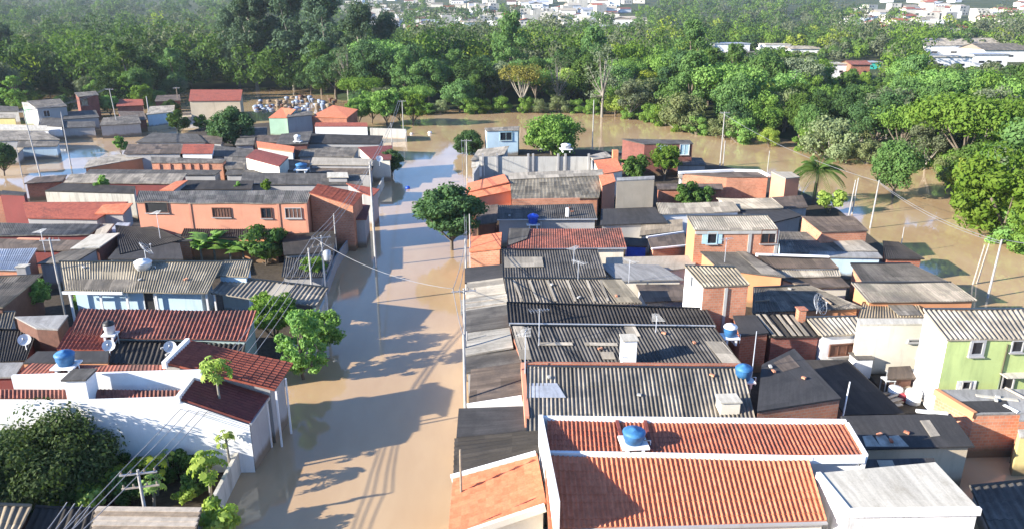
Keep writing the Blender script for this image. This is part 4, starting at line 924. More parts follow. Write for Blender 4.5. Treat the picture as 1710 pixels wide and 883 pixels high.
h = house('grey slab roof at the left edge beside the blue tank', (-60, 606, 40, 604, 24, 628, -60, 630), (2.5, 2.4), 'slab_grey', 'maroon')
h = house('low house with faded maroon tiled roof and broken tiles at the left', (38, 338, 214, 337, 162, 366, 44, 364), (3.8, 3.1), 'tile_red', 'grey', wave=0)
h = house('small orange tiled roof beside the faded maroon roof', (172, 342, 222, 339, 206, 357, 158, 357), (3.9, 3.4), 'tile_orange', 'grey', wave=0)
h = house('windowless dark maroon tower block hut at the left edge', (4, 318, 44, 321, 40, 326, 0, 324), (4.6, 4.6), 'slab_dark', 'maroon', over=.02)
h = house('orange brick hut at the far left edge beside the dark maroon hut', (-60, 320, 2, 319, 2, 326, -60, 328), (4.4, 4.4), 'slab_dark', 'brick', over=.02)
h = house('weathered long white wall house with dark roof near the left canal', (104, 306, 226, 311, 224, 323, 74, 319), (3.9, 3.6), 'sheet_black', 'weathered', over=.05, wave=0)
h = house('long grey patched roof with pink fascia left of the orange strip roof', (118, 291, 312, 290, 300, 307, 106, 305), (3.8, 3.3), 'sheet_grey', 'maroon', wave=0)
h = house('narrow slanting orange tiled strip roof behind the salmon house', (294, 303, 314, 301, 290, 318, 266, 318), (3.9, 3.6), 'tile_orange', 'grey', wave=0)
h = house('charcoal roof with two plants behind the salmon house', (312, 301, 424, 302, 420, 316, 300, 317), (3.5, 3.1), 'sheet_black', 'grey', wave=0)
h = house('wide charcoal roof with a pale table top beside the street pole', (406, 288, 600, 291, 606, 308, 400, 308), (3.4, 3.0), 'sheet_dark', 'grey', wave=0)
h = house('white roofed lean-to behind the salmon house gable', (546, 288, 580, 288, 582, 296, 546, 296), (3.9, 3.8), 'slab_white', 'grey')
h = house('house with long brown tiled roof and red right part near the left canal', (214, 241, 306, 241, 302, 256, 206, 257), (4.1, 3.5), 'sheet_brown', 'grey', wave=0)
house('', (306, 241, 358, 241, 355, 256, 302, 256), (4.1, 3.5), 'tile_red', 'white', wave=0, parent=h['root'])
h = house('orange brick house with broken posts in front of the long brown roof', (252, 262, 378, 266, 372, 272, 252, 272), (3.4, 3.3), 'sheet_mid', 'brick', over=.1, wave=0)
for px in (266, 284, 303, 318, 332, 348):
    x, al, n = onwall(h, px, 280, 2); mb = MB(); mb.box((x.x, x.y-.08, .9), (.3, .2, 4.4)); mb.build('pillar', MAT['pink'], h['root'])
h = house('low orange walled house at the corner of the left canal', (148, 268, 196, 258, 250, 262, 140, 281), (2.9, 3.0, 2.8, 2.5), 'sheet_light', 'orange', wave=0)
h = house('dark long low roof in front of the orange brick house with posts', (150, 283, 370, 284, 360, 292, 140, 292), (2.7, 2.5), 'sheet_dark', 'grey', wave=0)
h = house('house with dark maroon hipped roof in the middle of the left block', (427, 249, 482, 262, 466, 278, 410, 263), (4.9, 4.7, 4.2, 4.3), 'tile_maroon', 'cream', over=.1, wave=0)
h = house('orange tiled strip roof behind the dark maroon hipped roof', (428, 236, 492, 245, 490, 254, 430, 246), (4.1, 3.9), 'tile_orange', 'grey', wave=0)
h = house('tan flat roof bar with a round lamp beside the tall street pole', (522, 263, 622, 265, 622, 276, 518, 275), (3.6, 3.4), 'slab_tan', 'grey')
h = house('dark maroon roofed corner house at the street with cream side', (598, 246, 655, 243, 653, 266, 620, 266), (4.0, 3.6), 'tile_maroon', 'cream', wave=0)
h = house('black roofed open workshop by the street with pale posts', (508, 223, 640, 227, 634, 240, 510, 239), (3.7, 3.4), 'sheet_black', 'grey', wave=0)
h = house('dark brick gable house in front of the long white wall', (470, 224, 522, 219, 514, 240, 460, 242), (4.3, 4.5, 4.0, 3.9), 'sheet_dark', 'brick_dark', wave=0)
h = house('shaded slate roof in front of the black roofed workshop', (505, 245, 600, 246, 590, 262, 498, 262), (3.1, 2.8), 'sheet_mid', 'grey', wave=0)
h = house('dark brown roofs between the maroon hipped roof and the tan bar roof', (478, 266, 518, 268, 514, 286, 458, 284), (3.0, 2.8), 'sheet_brown', 'grey', wave=0)
h = house('dark wide roof right behind the wide charcoal roof', (520, 276, 624, 278, 618, 290, 510, 288), (2.9, 2.7), 'sheet_brown', 'grey', wave=0)
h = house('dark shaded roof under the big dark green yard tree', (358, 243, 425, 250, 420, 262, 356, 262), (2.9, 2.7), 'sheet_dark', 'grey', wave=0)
h = house('grey low roof left of the dark maroon hipped roof', (374, 262, 412, 264, 408, 282, 376, 282), (2.9, 2.7), 'sheet_mid', 'grey', wave=0)
h = house('low dark roof in front of the dark maroon hipped roof', (380, 284, 470, 284, 464, 292, 376, 292), (2.6, 2.5), 'sheet_dark', 'grey', wave=0)
h = house('dark low roof behind the long brown roof', (254, 222, 330, 224, 344, 238, 226, 238), (2.9, 2.7), 'sheet_dark', 'grey', wave=0)
h = house('long white walled house with a thin red tiled roof near the street end', (527, 205, 613, 205, 614, 211, 525, 211), (3.9, 3.6), 'tile_red', 'white', over=.1, wave=0)
wall_thing('pale grey boundary wall at the end of the left block', [(618, 214), (677, 216), (678, 222)], -1.2, 1.9, .25, 'concrete')
h = house('mint green fronted house with slanting orange roof near the sack heap', (470, 180, 494, 183, 480, 197, 448, 197), (5.2, 5.3, 4.2, 4.2), 'tile_orange', 'mint', over=.1, wave=0)
h = house('grey blue cinder house beside the mint green fronted house', (482, 188, 522, 186, 522, 192, 478, 196), (4.7, 4.5), 'sheet_mid', 'grey', wave=0)
h = house('house with orange red hipped roof beside the bright bushes', (556, 176, 598, 183, 580, 197, 518, 195), (5.2, 4.6, 4.1, 4.1), 'tile_orange', 'brick_red', wave=0)
h = house('pale house with big bright red roof under the woods', (318, 150, 405, 150, 402, 168, 315, 169), (6.2, 5.2), 'tile_red', 'beige', wave=0)
h = house('grey two storey house with pale gable behind the left canal', (44, 169, 100, 165, 113, 178, 60, 181), (5.8, 5.2), 'sheet_mid', 'grey', wave=0); window(h, 78, 190, 1.2, 1.4, 2, 'frame')
h = house('white lean-to roof left of the grey two storey house', (36, 171, 62, 172, 60, 179, 38, 178), (5.0, 4.7), 'slab_white', 'mint')
h = house('pinkish brick two storey house below the woods at the upper left', (124, 155, 160, 152, 165, 159, 130, 162), (6.2, 6.0), 'sheet_mid', 'brick_dark', wave=0); window(h, 141, 170, 1.6, 1.8, 2, 'brown')
h = house('pale yellow house at the upper left edge', (-40, 190, 26, 191, 26, 197, -40, 197), (4.0, 3.8), 'sheet_light', 'yellow', wave=0)
h = house('dark wide roof with pale front behind the left canal', (110, 187, 160, 184, 166, 196, 104, 200), (3.4, 3.0), 'sheet_dark', 'grey', wave=0)
h = house('grey roofed sheds row beside the first canal pole', (172, 197, 230, 192, 236, 206, 166, 210), (3.2, 2.8), 'sheet_mid', 'grey', wave=0)
h = house('dark brown roof between two canal poles', (196, 186, 240, 186, 246, 200, 206, 202), (3.0, 2.6), 'sheet_brown', 'brick_dark', wave=0)
h = house('pale metal roof with white railings beside the dirt ramp', (250, 178, 292, 176, 290, 187, 244, 192), (3.6, 3.2), 'sheet_light', 'blue', wave=0)
h = house('blue shaded low house along the left canal', (30, 236, 100, 236, 96, 244, 28, 246), (2.7, 2.4), 'sheet_mid', 'blue', wave=0)
h = house('grey roof at the left edge along the left canal', (-60, 218, 74, 220, 100, 233, -60, 236), (3.2, 2.9), 'sheet_grey', 'grey', wave=0)
h = house('long white roof at the left edge behind the grey canal side roof', (-60, 206, 78, 210, 82, 218, -60, 217), (3.0, 2.8), 'slab_white', 'white')
h = house('low tan roof at the left edge beside the round canal tree', (-60, 246, 40, 247, 30, 256, -60, 258), (2.4, 2.2), 'sheet_tan', 'grey', wave=0)
h = house('dark roof in the corner below the canal poles', (72, 196, 104, 198, 104, 212, 66, 210), (3.0, 2.7), 'sheet_dark', 'white', wave=0)
wall_thing('sunlit tan boundary wall along the far side of the left canal', [(160, 216), (252, 212), (300, 206)], -1.2, .9, .25, 'beige')
mb = MB(); q = [P(302, 187, .9), P(345, 184, .9), P(342, 214, .25), P(284, 214, .25)]; mb.face(q, [(0, 0), (6, 0), (6, 9), (0, 9)])
for i in range(4):
    a, b = q[i], q[(i+1) % 4]; mb.face([a, b, (b.x, b.y, -1.5), (a.x, a.y, -1.5)], [(0, 0)]*4)
tag(mb.build('dirt_ramp', MAT['slab_tan']), kind='structure')

# lower roofs filling the middle of the left block
h = house('low black lean-to between the salmon house and the faded maroon roof', (224, 372, 262, 374, 256, 384, 214, 386), (2.3, 2.1), 'sheet_black', 'brick_dark', wave=0)
h = house('tiny tin roof right of the bright cream slanting roof', (196, 372, 218, 372, 206, 388, 178, 390), (2.7, 2.6), 'metal_pale', 'grey', wave=0)
h = house('dark roofed house at the near side of the left canal', (60, 296, 112, 292, 104, 303, 40, 307), (2.8, 2.6), 'sheet_brown', 'brick_red', wave=0)
h = house('grey shed roof between the dirt ramp and the big dark green tree', (330, 226, 372, 228, 370, 240, 326, 238), (2.7, 2.5), 'sheet_brown', 'grey', wave=0)
h = house('brick shed under the woods left of the pale house with the big bright red roof', (262, 160, 300, 158, 302, 168, 258, 170), (4.2, 3.9), 'sheet_brown', 'brick_dark', wave=0)
h = house('low red tiled house half hidden by trees behind the canal poles', (196, 166, 238, 166, 240, 176, 194, 178), (4.0, 3.6), 'tile_red', 'brick_dark', wave=0)
h = house('dark tin shed at the left edge behind the yellow house', (-30, 176, 30, 178, 32, 186, -30, 186), (3.4, 3.1), 'sheet_dark', 'grey', wave=0)
h = house('dark sheds row along the far side of the left canal', (100, 203, 158, 203, 160, 212, 98, 214), (2.6, 2.4), 'sheet_dark', 'grey', wave=0)
h = house('dark roofed shed beside the big dark green yard tree', (404, 214, 446, 212, 446, 228, 400, 230), (3.0, 2.7), 'sheet_dark', 'grey', wave=0)
h = house('low brown roof in front of the mint green fronted house', (430, 226, 470, 226, 462, 238, 428, 238), (2.8, 2.6), 'sheet_brown', 'brick_dark', wave=0)
h = house('pale tin roof left of the low brown roof near the mint house', (396, 232, 426, 230, 424, 242, 392, 243), (2.6, 2.4), 'sheet_mid', 'grey', wave=0)
# front left corner
h = house('brown board roofed shed at the lower left corner', (-80, 838, 52, 844, 24, 900, -80, 900), (2.4, 2.2), 'sheet_tan', 'brown', wave=.4)
h = house('grey brown slatted lean-to roof at the bottom left near the crossarm pole', (162, 849, 336, 851, 322, 900, 150, 900), (2.3, 2.1), 'sheet_brown', 'wood', wave=0)
for k in range(7): bar(h, [(161-k*1.6, 850+k*8), (335-k*2.2, 852+k*8)], .34, .07, ['wood_old', 'wood', 'wood_old', 'wood_old', 'wood', 'wood_old', 'wood'][k], 'board')
h = house('small black roof between the two bottom left roofs', (60, 846, 160, 850, 150, 900, 34, 900), (1.9, 1.8), 'sheet_black', 'grey', wave=.4)
w0 = [(404, 738), (344, 852), (318, 905)]
wall_thing('grey stained yard wall along the street below the white house', w0, -1.4, 1.35, .2, 'weathered')
q = [P(-200, 745, .05), P(396, 745, .05), P(330, 905, .05), P(-200, 905, .05)]
mb = MB(); mb.face([(v.x, v.y, .06) for v in q])
for i in range(4): a, b = q[i], q[(i+1) % 4]; mb.face([(a.x, a.y, .06), (b.x, b.y, .06), (b.x, b.y, -1.5), (a.x, a.y, -1.5)])
tag(mb.build('yard_soil', MAT['soil']), kind='structure')
wall_thing('low dark wall along the street beside the shaded roofs', [(600, 372), (560, 430), (545, 470)], -1.4, 1.2, .2, 'grey')
wall_thing('low stained wall along the street behind the leafy street trees', [(545, 492), (500, 590)], -1.4, 1.0, .2, 'weathered')
wall_thing('pale wall along the street behind the tall street pole', [(640, 296), (622, 330)], -1.4, 1.4, .2, 'weathered')
# ================================================================== buildings in the woods, plants, poles and small things
def far_block(label, x0, x1, ytop, ybot, dep, wall, roof, gable=False, name='warehouse', cat='warehouse', z0=None, rise=0):
    base = P((x0+x1)/2, ybot, .6); d = base.y; a, b = PY(x0, ybot, d), PY(x1, ybot, d); zt = PY(x0, ytop, d).z
    root = root_at(name, (base.x, base.y, 0), label, cat); w = b.x-a.x
    mw = MB(); pts = [(a.x, d), (b.x, d), (b.x, d+dep), (a.x, d+dep)]
    for i in range(4):
        p, q = pts[i], pts[(i+1) % 4]; mw.quadm((*p, -1), (*q, -1), (*q, zt), (*p, zt))
    mw.build('wall', MAT[wall], root)
    mr = MB(); o = .6; r = zt+rise
    if gable:
        mr.quadm((a.x-o, d-o, zt-.1), (b.x+o, d-o, zt-.1), (b.x+o, d+dep/2, r), (a.x-o, d+dep/2, r)); mr.quadm((b.x+o, d+dep+o, zt-.1), (a.x-o, d+dep+o, zt-.1), (a.x-o, d+dep/2, r), (b.x+o, d+dep/2, r))
        for x in (a.x+.05, b.x-.05): mr.face([(x, d, zt-.05), (x, d+dep, zt-.05), (x, d+dep/2, r-.1)], mi=1)
    else: mr.box(((a.x+b.x)/2, d+dep/2, zt+.15), (w+.8, dep+.8, .4))
    mr.build('roof', [MAT[roof], MAT[wall]], root)
    n = 0 if 'windowless' in label else max(2, int(w/9))
    for k in range(n):
        mo = MB(); mo.box((a.x+w*(k+.5)/n, d-.04, zt*.55), (w/n*.3, .08, max(zt*.13, .6))); mo.build('window', MAT['glass'], root)
    return root
far_block('big white windowless cube building among the far trees', 1192, 1250, 74, 101, 16, 'white', 'metal_pale')
far_block('grey roofed low building behind the white cube building', 1240, 1276, 92, 108, 10, 'grey', 'sheet_mid', True, rise=1.5)
far_block('long white shed behind trees right of the white cube building', 1276, 1318, 75, 95, 14, 'white', 'slab_white')
far_block('low white hall beside the long white shed', 1318, 1368, 82, 96, 12, 'white', 'sheet_light', True, rise=1.5)
far_block('small white house with sheds beside the red terracotta building', 1374, 1412, 108, 132, 9, 'white', 'slab_white', name='house', cat='house')
far_block('red terracotta walled building in the clearing at upper right', 1418, 1450, 108, 133, 9, 'brick_red', 'tile_worn', True, rise=1.2, name='house', cat='house')
far_block('pale turquoise roofed shed beside the red terracotta building', 1450, 1470, 105, 116, 8, 'teal_p', 'metal_pale')
far_block('huge white warehouse with curved pale roof at the right', 1542, 1670, 76, 100, 22, 'white', 'sheet_light', True, rise=3.5)
far_block('second white warehouse with grey roof at the right edge', 1640, 1760, 84, 104, 22, 'white', 'sheet_mid', True, rise=3)
far_block('low white factory front with bright wall below the huge warehouse', 1550, 1620, 96, 122, 12, 'white', 'slab_white')
far_block('white factory annex at the right edge below the warehouses', 1622, 1680, 92, 116, 12, 'white', 'metal_pale')
far_block('pale house with red roof among the trees at the upper left', 66, 118, 27, 42, 12, 'weathered', 'tile_red', True, rise=3, name='house', cat='house')
far_block('narrow white tower house at the upper left woods', 120, 148, 33, 54, 9, 'white', 'slab_white', name='house', cat='house')
far_block('white roofed house half hidden by trees at the upper left', 228, 252, 28, 38, 10, 'white', 'slab_white', name='house', cat='house')
far_block('pale house left of the tall eucalyptus clump', 360, 390, 42, 50, 10, 'white', 'tile_worn', name='house', cat='house')

# ---- near and garden trees
tree_proto('street', 'street_tree', 'round', 3.1, 2.0, 7.2, 100, 90, .19, 'dark', tr=.17, seed=31, limbs=14, cs=.68)
tree_proto('yardbush', 'large_bush', 'round', 3.2, .2, 4.7, 80, 230, .105, 'olive', tr=.15, seed=32, cat='bush', limbs=8)
tree_proto('garden', 'garden_bush', 'round', 1.3, .1, 2.6, 24, 90, .13, 'mid', tr=.07, seed=33, cat='bush')
tree_proto('gardenb', 'garden_bush', 'round', 1.2, .3, 2.4, 20, 70, .15, 'yellow', tr=.06, seed=34, cat='bush')
tree_proto('leafy', 'leafy_tree', 'round', 2.0, 1.2, 5.2, 74, 80, .14, 'bright', tr=.12, seed=35, cs=.66)
tree_proto('willow', 'drooping_tree', 'tall', 1.75, 1.0, 5.4, 60, 60, .13, 'bright', tr=.12, seed=36, cs=.6, limbs=10)
tree_proto('yard', 'yard_tree', 'round', 5.2, .4, 7.6, 90, 110, .25, 'bright', tr=.25, seed=37, cs=.7)
tree_proto('yarddark', 'yard_tree', 'round', 4.4, .2, 7.4, 90, 110, .24, 'dark', tr=.25, seed=41, cs=.7)
tree_proto('shrub', 'shrub', 'round', .8, .1, 1.7, 14, 46, .16, 'bright', tr=.04, seed=38, cat='bush')
def plant(key, px, py, z, sc=1, label=None, group=None):
    return put(key, P(px, py, z), sc, None, label, group)
plant('street', 754, 422, -.3, (1.2, 1.2, 1.02), 'dark green street tree standing in the flood water with a short bare trunk')
plant('yarddark', 392, 246, .1, 1.0, 'big dark green tree in the middle of the left block under the red roofed house')
plant('street', 655, 298, -.3, .62, 'small round street tree at the water edge by the left kerb')
plant('street', 8, 296, -.2, .75, 'dark round tree at the left edge beside the canal')
plant('yardbush', 98, 830, .05, (.93, .84, 1.0), 'large dark bushy tree filling the yard in front of the white wall')
plant('yardbush', -28, 850, .05, .9, 'dark bush cut off by the left edge of the photo')
plant('garden', 140, 838, .05, .95, 'round green bush in front of the large dark yard bush')
plant('gardenb', 152, 856, .05, .7, 'yellow green leafy bush at the edge of the bottom left roofs')
plant('garden', 222, 842, .05, .55, 'low round dark bush in the middle of the yard')
plant('gardenb', 106, 858, .05, .55, 'small yellow green plant below the large dark bush')
plant('garden', 196, 800, .05, .7, 'dark shrub against the shaded white wall')
plant('gardenb', 310, 842, .05, .45, 'small yellow green plant by the yard wall')
plant('leafy', 462, 574, 0, .88, 'round green tree at the right end of the ribbed red tile roof')
plant('willow', 508, 640, -.3, 1.0, 'drooping yellow green tree standing in the street water')
plant('leafy', 540, 600, -.3, .8, 'bright leafy tree behind the drooping street tree')
plant('leafy', 526, 478, .2, .6, 'small green tree behind the transformer pole')
plant('leafy', 305, 520, .2, .55, 'pale green shrub in front of the pale blue verandah')
plant('shrub', 215, 516, .8, .8, 'low plants at the verandah foot above the red tile roof')
plant('shrub', 138, 520, .9, .9, 'green shrub at the left end of the ribbed red tile roof')
plant('leafy', 62, 526, .2, .65, 'leafy green plant between the tan roof and the small hut')
plant('garden', 444, 440, .1, (2.1, 1.7, 1.75), 'round dark green bush right of the banana plants')
plant('shrub', 203, 252, 2.0, 1.4, 'tall yellow green plant at the corner of the left canal')
plant('shrub', 171, 321, 2.8, 1.2, 'bright green plant on top of the weathered long white wall')
plant('shrub', 397, 317, 2.7, .6, 'small green plant on the charcoal roof, left one'); plant('shrub', 445, 317, 2.7, .8, 'wide green plant on the charcoal roof, right one')
plant('shrub', 446, 320, 2.6, .6, 'lower green plant beside the wide plant on the charcoal roof')
plant('yard', 922, 262, -.3, 1.02, 'big bright green leafy tree right of the light blue house')
plant('yarddark', 782, 260, -.3, .62, 'dark green round tree left of the light blue house')
plant('leafy', 1110, 300, .2, 1.1, 'yellow green bushy tree in front of the dark red brick house')
plant('garden', 1064, 300, .2, 1.6, 'dark green shrubs left of the yellow green bushy tree')
plant('garden', 1150, 345, .6, 1.35, 'round dark green bush behind the long pale roof')
plant('gardenb', 1386, 355, .2, 1.3, 'yellow green shrub at the foot of the palm')
plant('garden', 300, 218, .2, 1.8, 'green bushes at the foot of the dirt ramp'); plant('garden', 338, 216, .2, 1.3, 'small pale bush on the dirt ramp')
for i, px in enumerate((600, 622, 646, 668, 690)):
    plant('leafy', px, 212-i % 2*4, -.2, 1.35+.2*(i % 3), 'bright green bush in the row by the street end, '+['leftmost', 'second from the left', 'in the middle', 'next to the boundary wall', 'rightmost at the water'][i], 'bright bushes at the end of the left block')
plant('gardenb', 818, 348, .6, .9, 'small yellow green bush behind the street tree')
plant('gardenb', 362, 905, .05, .95, 'yellow green bush cut off by the bottom edge beside the yard wall')
plant('willow', 30, 190, .2, 1.7, 'yellow green tree behind the pale yellow house'); plant('willow', 214, 180, .3, 1.5, 'pale green spreading tree behind the first canal pole'); plant('leafy', 240, 182, .3, 1.3, 'bright green tree behind the pale metal roof with railings'); plant('leafy', 320, 146, .4, 1.3, 'bright green tree left of the big bright red roof')
plant('yarddark', 104, 190, .2, .6, 'dark round tree between the grey two storey house and the canal poles'); plant('yarddark', 286, 196, .2, .55, 'dark round tree at the top of the dirt ramp'); plant('leafy', 186, 196, .2, 1.1, 'green tree behind the grey roofed sheds row')
plant('gardenb', 228, 812, .05, .8, 'leafy yard bush near the shaded foot of the white wall'); plant('garden', 300, 800, .05, .75, 'green bush between the papaya trees and the white wall'); plant('garden', 330, 822, .05, .6, 'low green bush beside the short broad papaya'); plant('gardenb', 172, 842, .05, .8, 'bright yellow green bush right of the large dark yard bush'); plant('garden', 204, 836, .05, .8, 'round green bush left of the low round dark bush'); plant('gardenb', 334, 796, .05, .55, 'small yellow green bush at the corner of the yard wall')
plant('garden', 1176, 345, .6, 1.1, 'smaller green bush right of the round dark green bush behind the long pale roof')
# papaya trees
def papaya(px, py, z, hgt, label, n=22, cr=.95):
    b = P(px, py, z); root = root_at('papaya_tree', tuple(b), label, 'papaya tree'); rr = random.Random(int(px))
    mt = MB(); top = b+Vector((.05, .1, hgt)); mt.tube([b-Vector((0, 0, .3)), b.lerp(top, .5)+Vector((.06, 0, 0)), top], [.1, .085, .06], 8); mt.build('trunk', MAT['pale_bark'], root)
    mc = MB()
    for k in range(n):
        a = k*2.4; e = rr.uniform(-.35, 1.2); L = cr*rr.uniform(.6, 1); d = Vector((math.cos(a)*math.cos(e), math.sin(a)*math.cos(e), math.sin(e)))
        tip = top+d*L+Vector((0, 0, -.12)); mc.tube([top-Vector((0, 0, rr.uniform(0, .3))), tip], .014, 4, cap=False)
        up = (d+Vector((0, 0, .8))).normalized(); s1 = up.orthogonal().normalized(); s2 = up.cross(s1); lr = .34*rr.uniform(.8, 1.2)*cr/.95
        for j in range(9):                                       # lobes of a hand-shaped leaf
            t = j*2*math.pi/9; v = s1*math.cos(t)+s2*math.sin(t); w = s1*-math.sin(t)+s2*math.cos(t)
            mc.face([tip, tip+v*lr*.6+w*lr*.2, tip+v*lr-up*.12, tip+v*lr*.6-w*lr*.2])
    mc.build('leaf_crown', LEAF['yellow'], root)
papaya(378, 768, .05, 5.9, 'tall slender papaya tree with one leafy head in front of the white wall')
papaya(384, 800, .05, 2.6, 'papaya tree with yellow leaves below the tall papaya', 14, .6)
papaya(352, 838, .05, 2.2, 'short broad papaya tree by the yard wall', 26, 1.0)
papaya(262, 826, .05, 1.9, 'papaya tree in the middle of the yard', 18, .75)
papaya(282, 806, .05, 1.7, 'smaller papaya tree beside the middle yard papaya', 10, .5)
papaya(257, 848, .05, 1.4, 'low papaya beside the crossarm pole', 16, .7)
# banana plants
def banana(px, py, z, hgt, label, n=9, group=None, wd=.6):
    b = P(px, py, z); root = root_at('banana_plant', tuple(b), label, 'banana plant', group); rr = random.Random(int(px*7))
    mt = MB(); mt.tube([b-Vector((0, 0, .3)), b+Vector((0, 0, hgt*.55))], [.14, .09], 8); mt.build('stem', MAT['pale_bark'], root)
    mc = MB()
    for k in range(n):
        a = k*2.4+rr.random(); L = hgt*rr.uniform(.5, .75); el = rr.uniform(.5, 1.35); d = Vector((math.cos(a), math.sin(a), 0)); s = Vector((-d.y, d.x, 0)); pr = None
        for t in range(7):
            f = t/6; p = b+Vector((0, 0, hgt*.5))+d*(math.cos(el)*L*f+.25*L*f*f)+Vector((0, 0, math.sin(el)*L*f-.55*L*f*f)); w = wd*math.sin(math.pi*min(.08+f*.95, 1))
            cu = (p-s*w-Vector((0, 0, w*.4)), p, p+s*w-Vector((0, 0, w*.4)))
            if pr: mc.face([pr[0], cu[0], cu[1], pr[1]]); mc.face([pr[1], cu[1], cu[2], pr[2]])
            pr = cu
    mc.build('leaf_blades', LEAF['bright'], root)
banana(360, 436, .2, 4.3, 'tallest banana plant in front of the orange house', 17)
banana(338, 438, .2, 3.2, 'banana plant at the left of the banana group', 14); banana(386, 438, .2, 3.3, 'banana plant at the right of the banana group', 14)
banana(408, 438, .2, 2.8, 'low banana plant next to the round dark bush', 13)
banana(1044, 288, .4, 3.0, 'banana plant behind the tall beige block', 8)
# palm
b = P(1358, 338, .3); palm = root_at('palm_tree', tuple(b), 'feather palm with drooping fronds beside the peach brick box house', 'palm')
mt = MB(); mt.tube([b-Vector((0, 0, 1)), b+Vector((.1, 0, 2.4)), b+Vector((.15, 0, 4.6))], [.27, .22, .2], 9); mt.build('trunk', MAT['bark'], palm)
mc = MB(); rr = random.Random(4); top = b+Vector((.15, 0, 4.6))
for k in range(34):
    a = k*2.4; el = rr.uniform(-.1, 1.25); L = rr.uniform(3.8, 4.9); d = Vector((math.cos(a), math.sin(a), 0)); s = Vector((-d.y, d.x, 0)); pts = []
    for t in range(9):
        f = t/8; pts.append(top+d*(math.cos(el)*L*f)+Vector((0, 0, math.sin(el)*L*f-.75*L*f*f*(.6+.4*math.cos(el)))))
    mc.tube(pts, [.05-.004*i for i in range(9)], 4, cap=False)
    for t in range(1, 9):
        for q in (.0, .33, .66):
            if t == 8 and q: continue
            p = pts[t].lerp(pts[min(t+1, 8)], q); f = (t+q)/8; ln = .95*math.sin(math.pi*min(.15+f*.8, 1))+.12
            for sg in (-1, 1):
                e = p+s*sg*ln*.75+d*ln*.35-Vector((0, 0, ln*.55)); mc.face([p+d*.05, (p+e)/2+d*.07, e, (p+e)/2-d*.05])
mc.build('frond_crown', LEAF['mid'], palm)

# ---- poles and wires
def pole(px, py, z, hgt, label, arm=0, r=.13, square=False, name='utility_pole', mat='pole', lean=(0, 0), lamp=False, transformer=False, az=0.0, group=None):
    b = P(px, py, z); root = root_at(name, tuple(b), label, 'utility pole' if name == 'utility_pole' else 'post', group); top = b+Vector((lean[0], lean[1], hgt))
    m = MB(); m.tube([b-Vector((0, 0, 1.2+z)), top], [r*.88, r*.58], 8); m.build('pole', MAT[mat], root)
    ax = Vector((math.cos(az), math.sin(az), 0)); at = []
    for k in range(arm):
        z_ = top.z-.25-.75*k; c = Vector((top.x, top.y, z_)); m = MB(); m.beam(c-ax*.85, c+ax*.85, .08, .08); m.build('crossarm', MAT['wood_old' if k % 2 else 'metal'], root)
        mi = MB()
        for q in (-.75, -.3, .3, .75): mi.lathe(c+ax*q+Vector((0, 0, .1)), [(.02, 0), (.055, .03), (.035, .08), (.055, .12), (0, .17)], 8); at.append(c+ax*q+Vector((0, 0, .26)))
        mi.build('insulators', MAT['white'], root)
    if transformer:
        c = Vector((top.x+.42, top.y-.1, top.z-2.2)); m = MB(); m.lathe(c, [(0, 0), (.3, 0), (.32, .1), (.32, .8), (.2, .9), (0, .92)], 12); m.box(c+Vector((-.3, 0, .5)), (.3, .12, .12)); m.build('transformer', MAT['metal'], root)
    if lamp:
        m = MB(); m.tube([top-Vector((0, 0, .4)), top+Vector((.9, 0, .15)), top+Vector((1.3, 0, .12))], .035, 6); m.box(top+Vector((1.45, 0, .08)), (.5, .16, .1)); m.build('lamp_arm', MAT['metal'], root)
    return dict(top=top, at=at or [top+Vector((dx*.12, 0, -.2-.22*k)) for k, dx in enumerate((0, 1, -1, 0))], root=root)
G = 'poles along the flooded street'
pl = {}
pl['fr'] = pole(778, 728, -.2, 7.0, 'concrete street pole beside the small flat black tarred roof', 0, lamp=False, group=G)
pl['r2'] = pole(778, 640, -.2, 7.3, 'concrete street pole in front of the patchy brown carport', 1, az=.1, group=G)
pl['r2b'] = pole(781, 628, -.2, 3.6, 'thin pale post beside the cream carport with the crack', r=.08, name='post')
pl['r3'] = pole(779, 494, -.2, 5.6, 'concrete street pole beside the mottled pale grey carport', 0, group=G)
pl['r4'] = pole(786, 468, -.2, 6.8, 'slim pole in front of the bright orange brick shed', 0, r=.09, group=G)
pl['r5'] = pole(780, 300, -.2, 6.4, 'concrete street pole near the small house with two orange slopes', 1, group=G)
pl['l1'] = pole(628, 448, -.2, 11.2, 'tall pale street pole standing in the water at the left kerb', 0, r=.16, group=G)
pl['l2'] = pole(546, 512, .2, 6.6, 'transformer pole with two crossarms behind the street trees', 2, r=.15, transformer=True, az=.35, group=G)
pl['l3'] = pole(524, 515, .2, 5.6, 'plain pole just left of the transformer pole', 0, r=.13, group=G)
pl['l4'] = pole(563, 432, -.1, 5.0, 'slim pole between the dark shaded roof and the street', 0, r=.1, group=G)
pl['l0'] = pole(252, 905, .05, 2.6+1.6, 'pale crossarm pole at the bottom left above the slatted lean-to', 2, r=.12, az=.15, group=G)
pl['l6'] = pole(674, 226, -.2, 7.5, 'white street pole at the end of the left block', 1, group=G)
pl['l7'] = pole(656, 266, -.2, 6.5, 'thin pole beside the dark maroon roofed corner house', 0, r=.1, group=G)
pl['lp'] = pole(108, 522, .2, 6.8, 'grey pole with fittings in front of the beige grey corrugated house', 1, r=.13)
GC = 'poles along the left canal'
pl['c1'] = pole(70, 302, -.2, 11, 'tall leaning pole at the near end of the left canal', 1, lean=(-.7, 0), group=GC)
pl['c2'] = pole(119, 280, -.2, 9.5, 'pole standing in the left canal water', 0, group=GC)
pl['c3'] = pole(200, 226, -.2, 10, 'tall pole beside the grey roofed sheds row', 1, lean=(-.6, 0), group=GC)
pl['c4'] = pole(252, 212, -.2, 7.0, 'thick pale pole beside the pale metal roof with railings', 0, r=.2, group=GC)
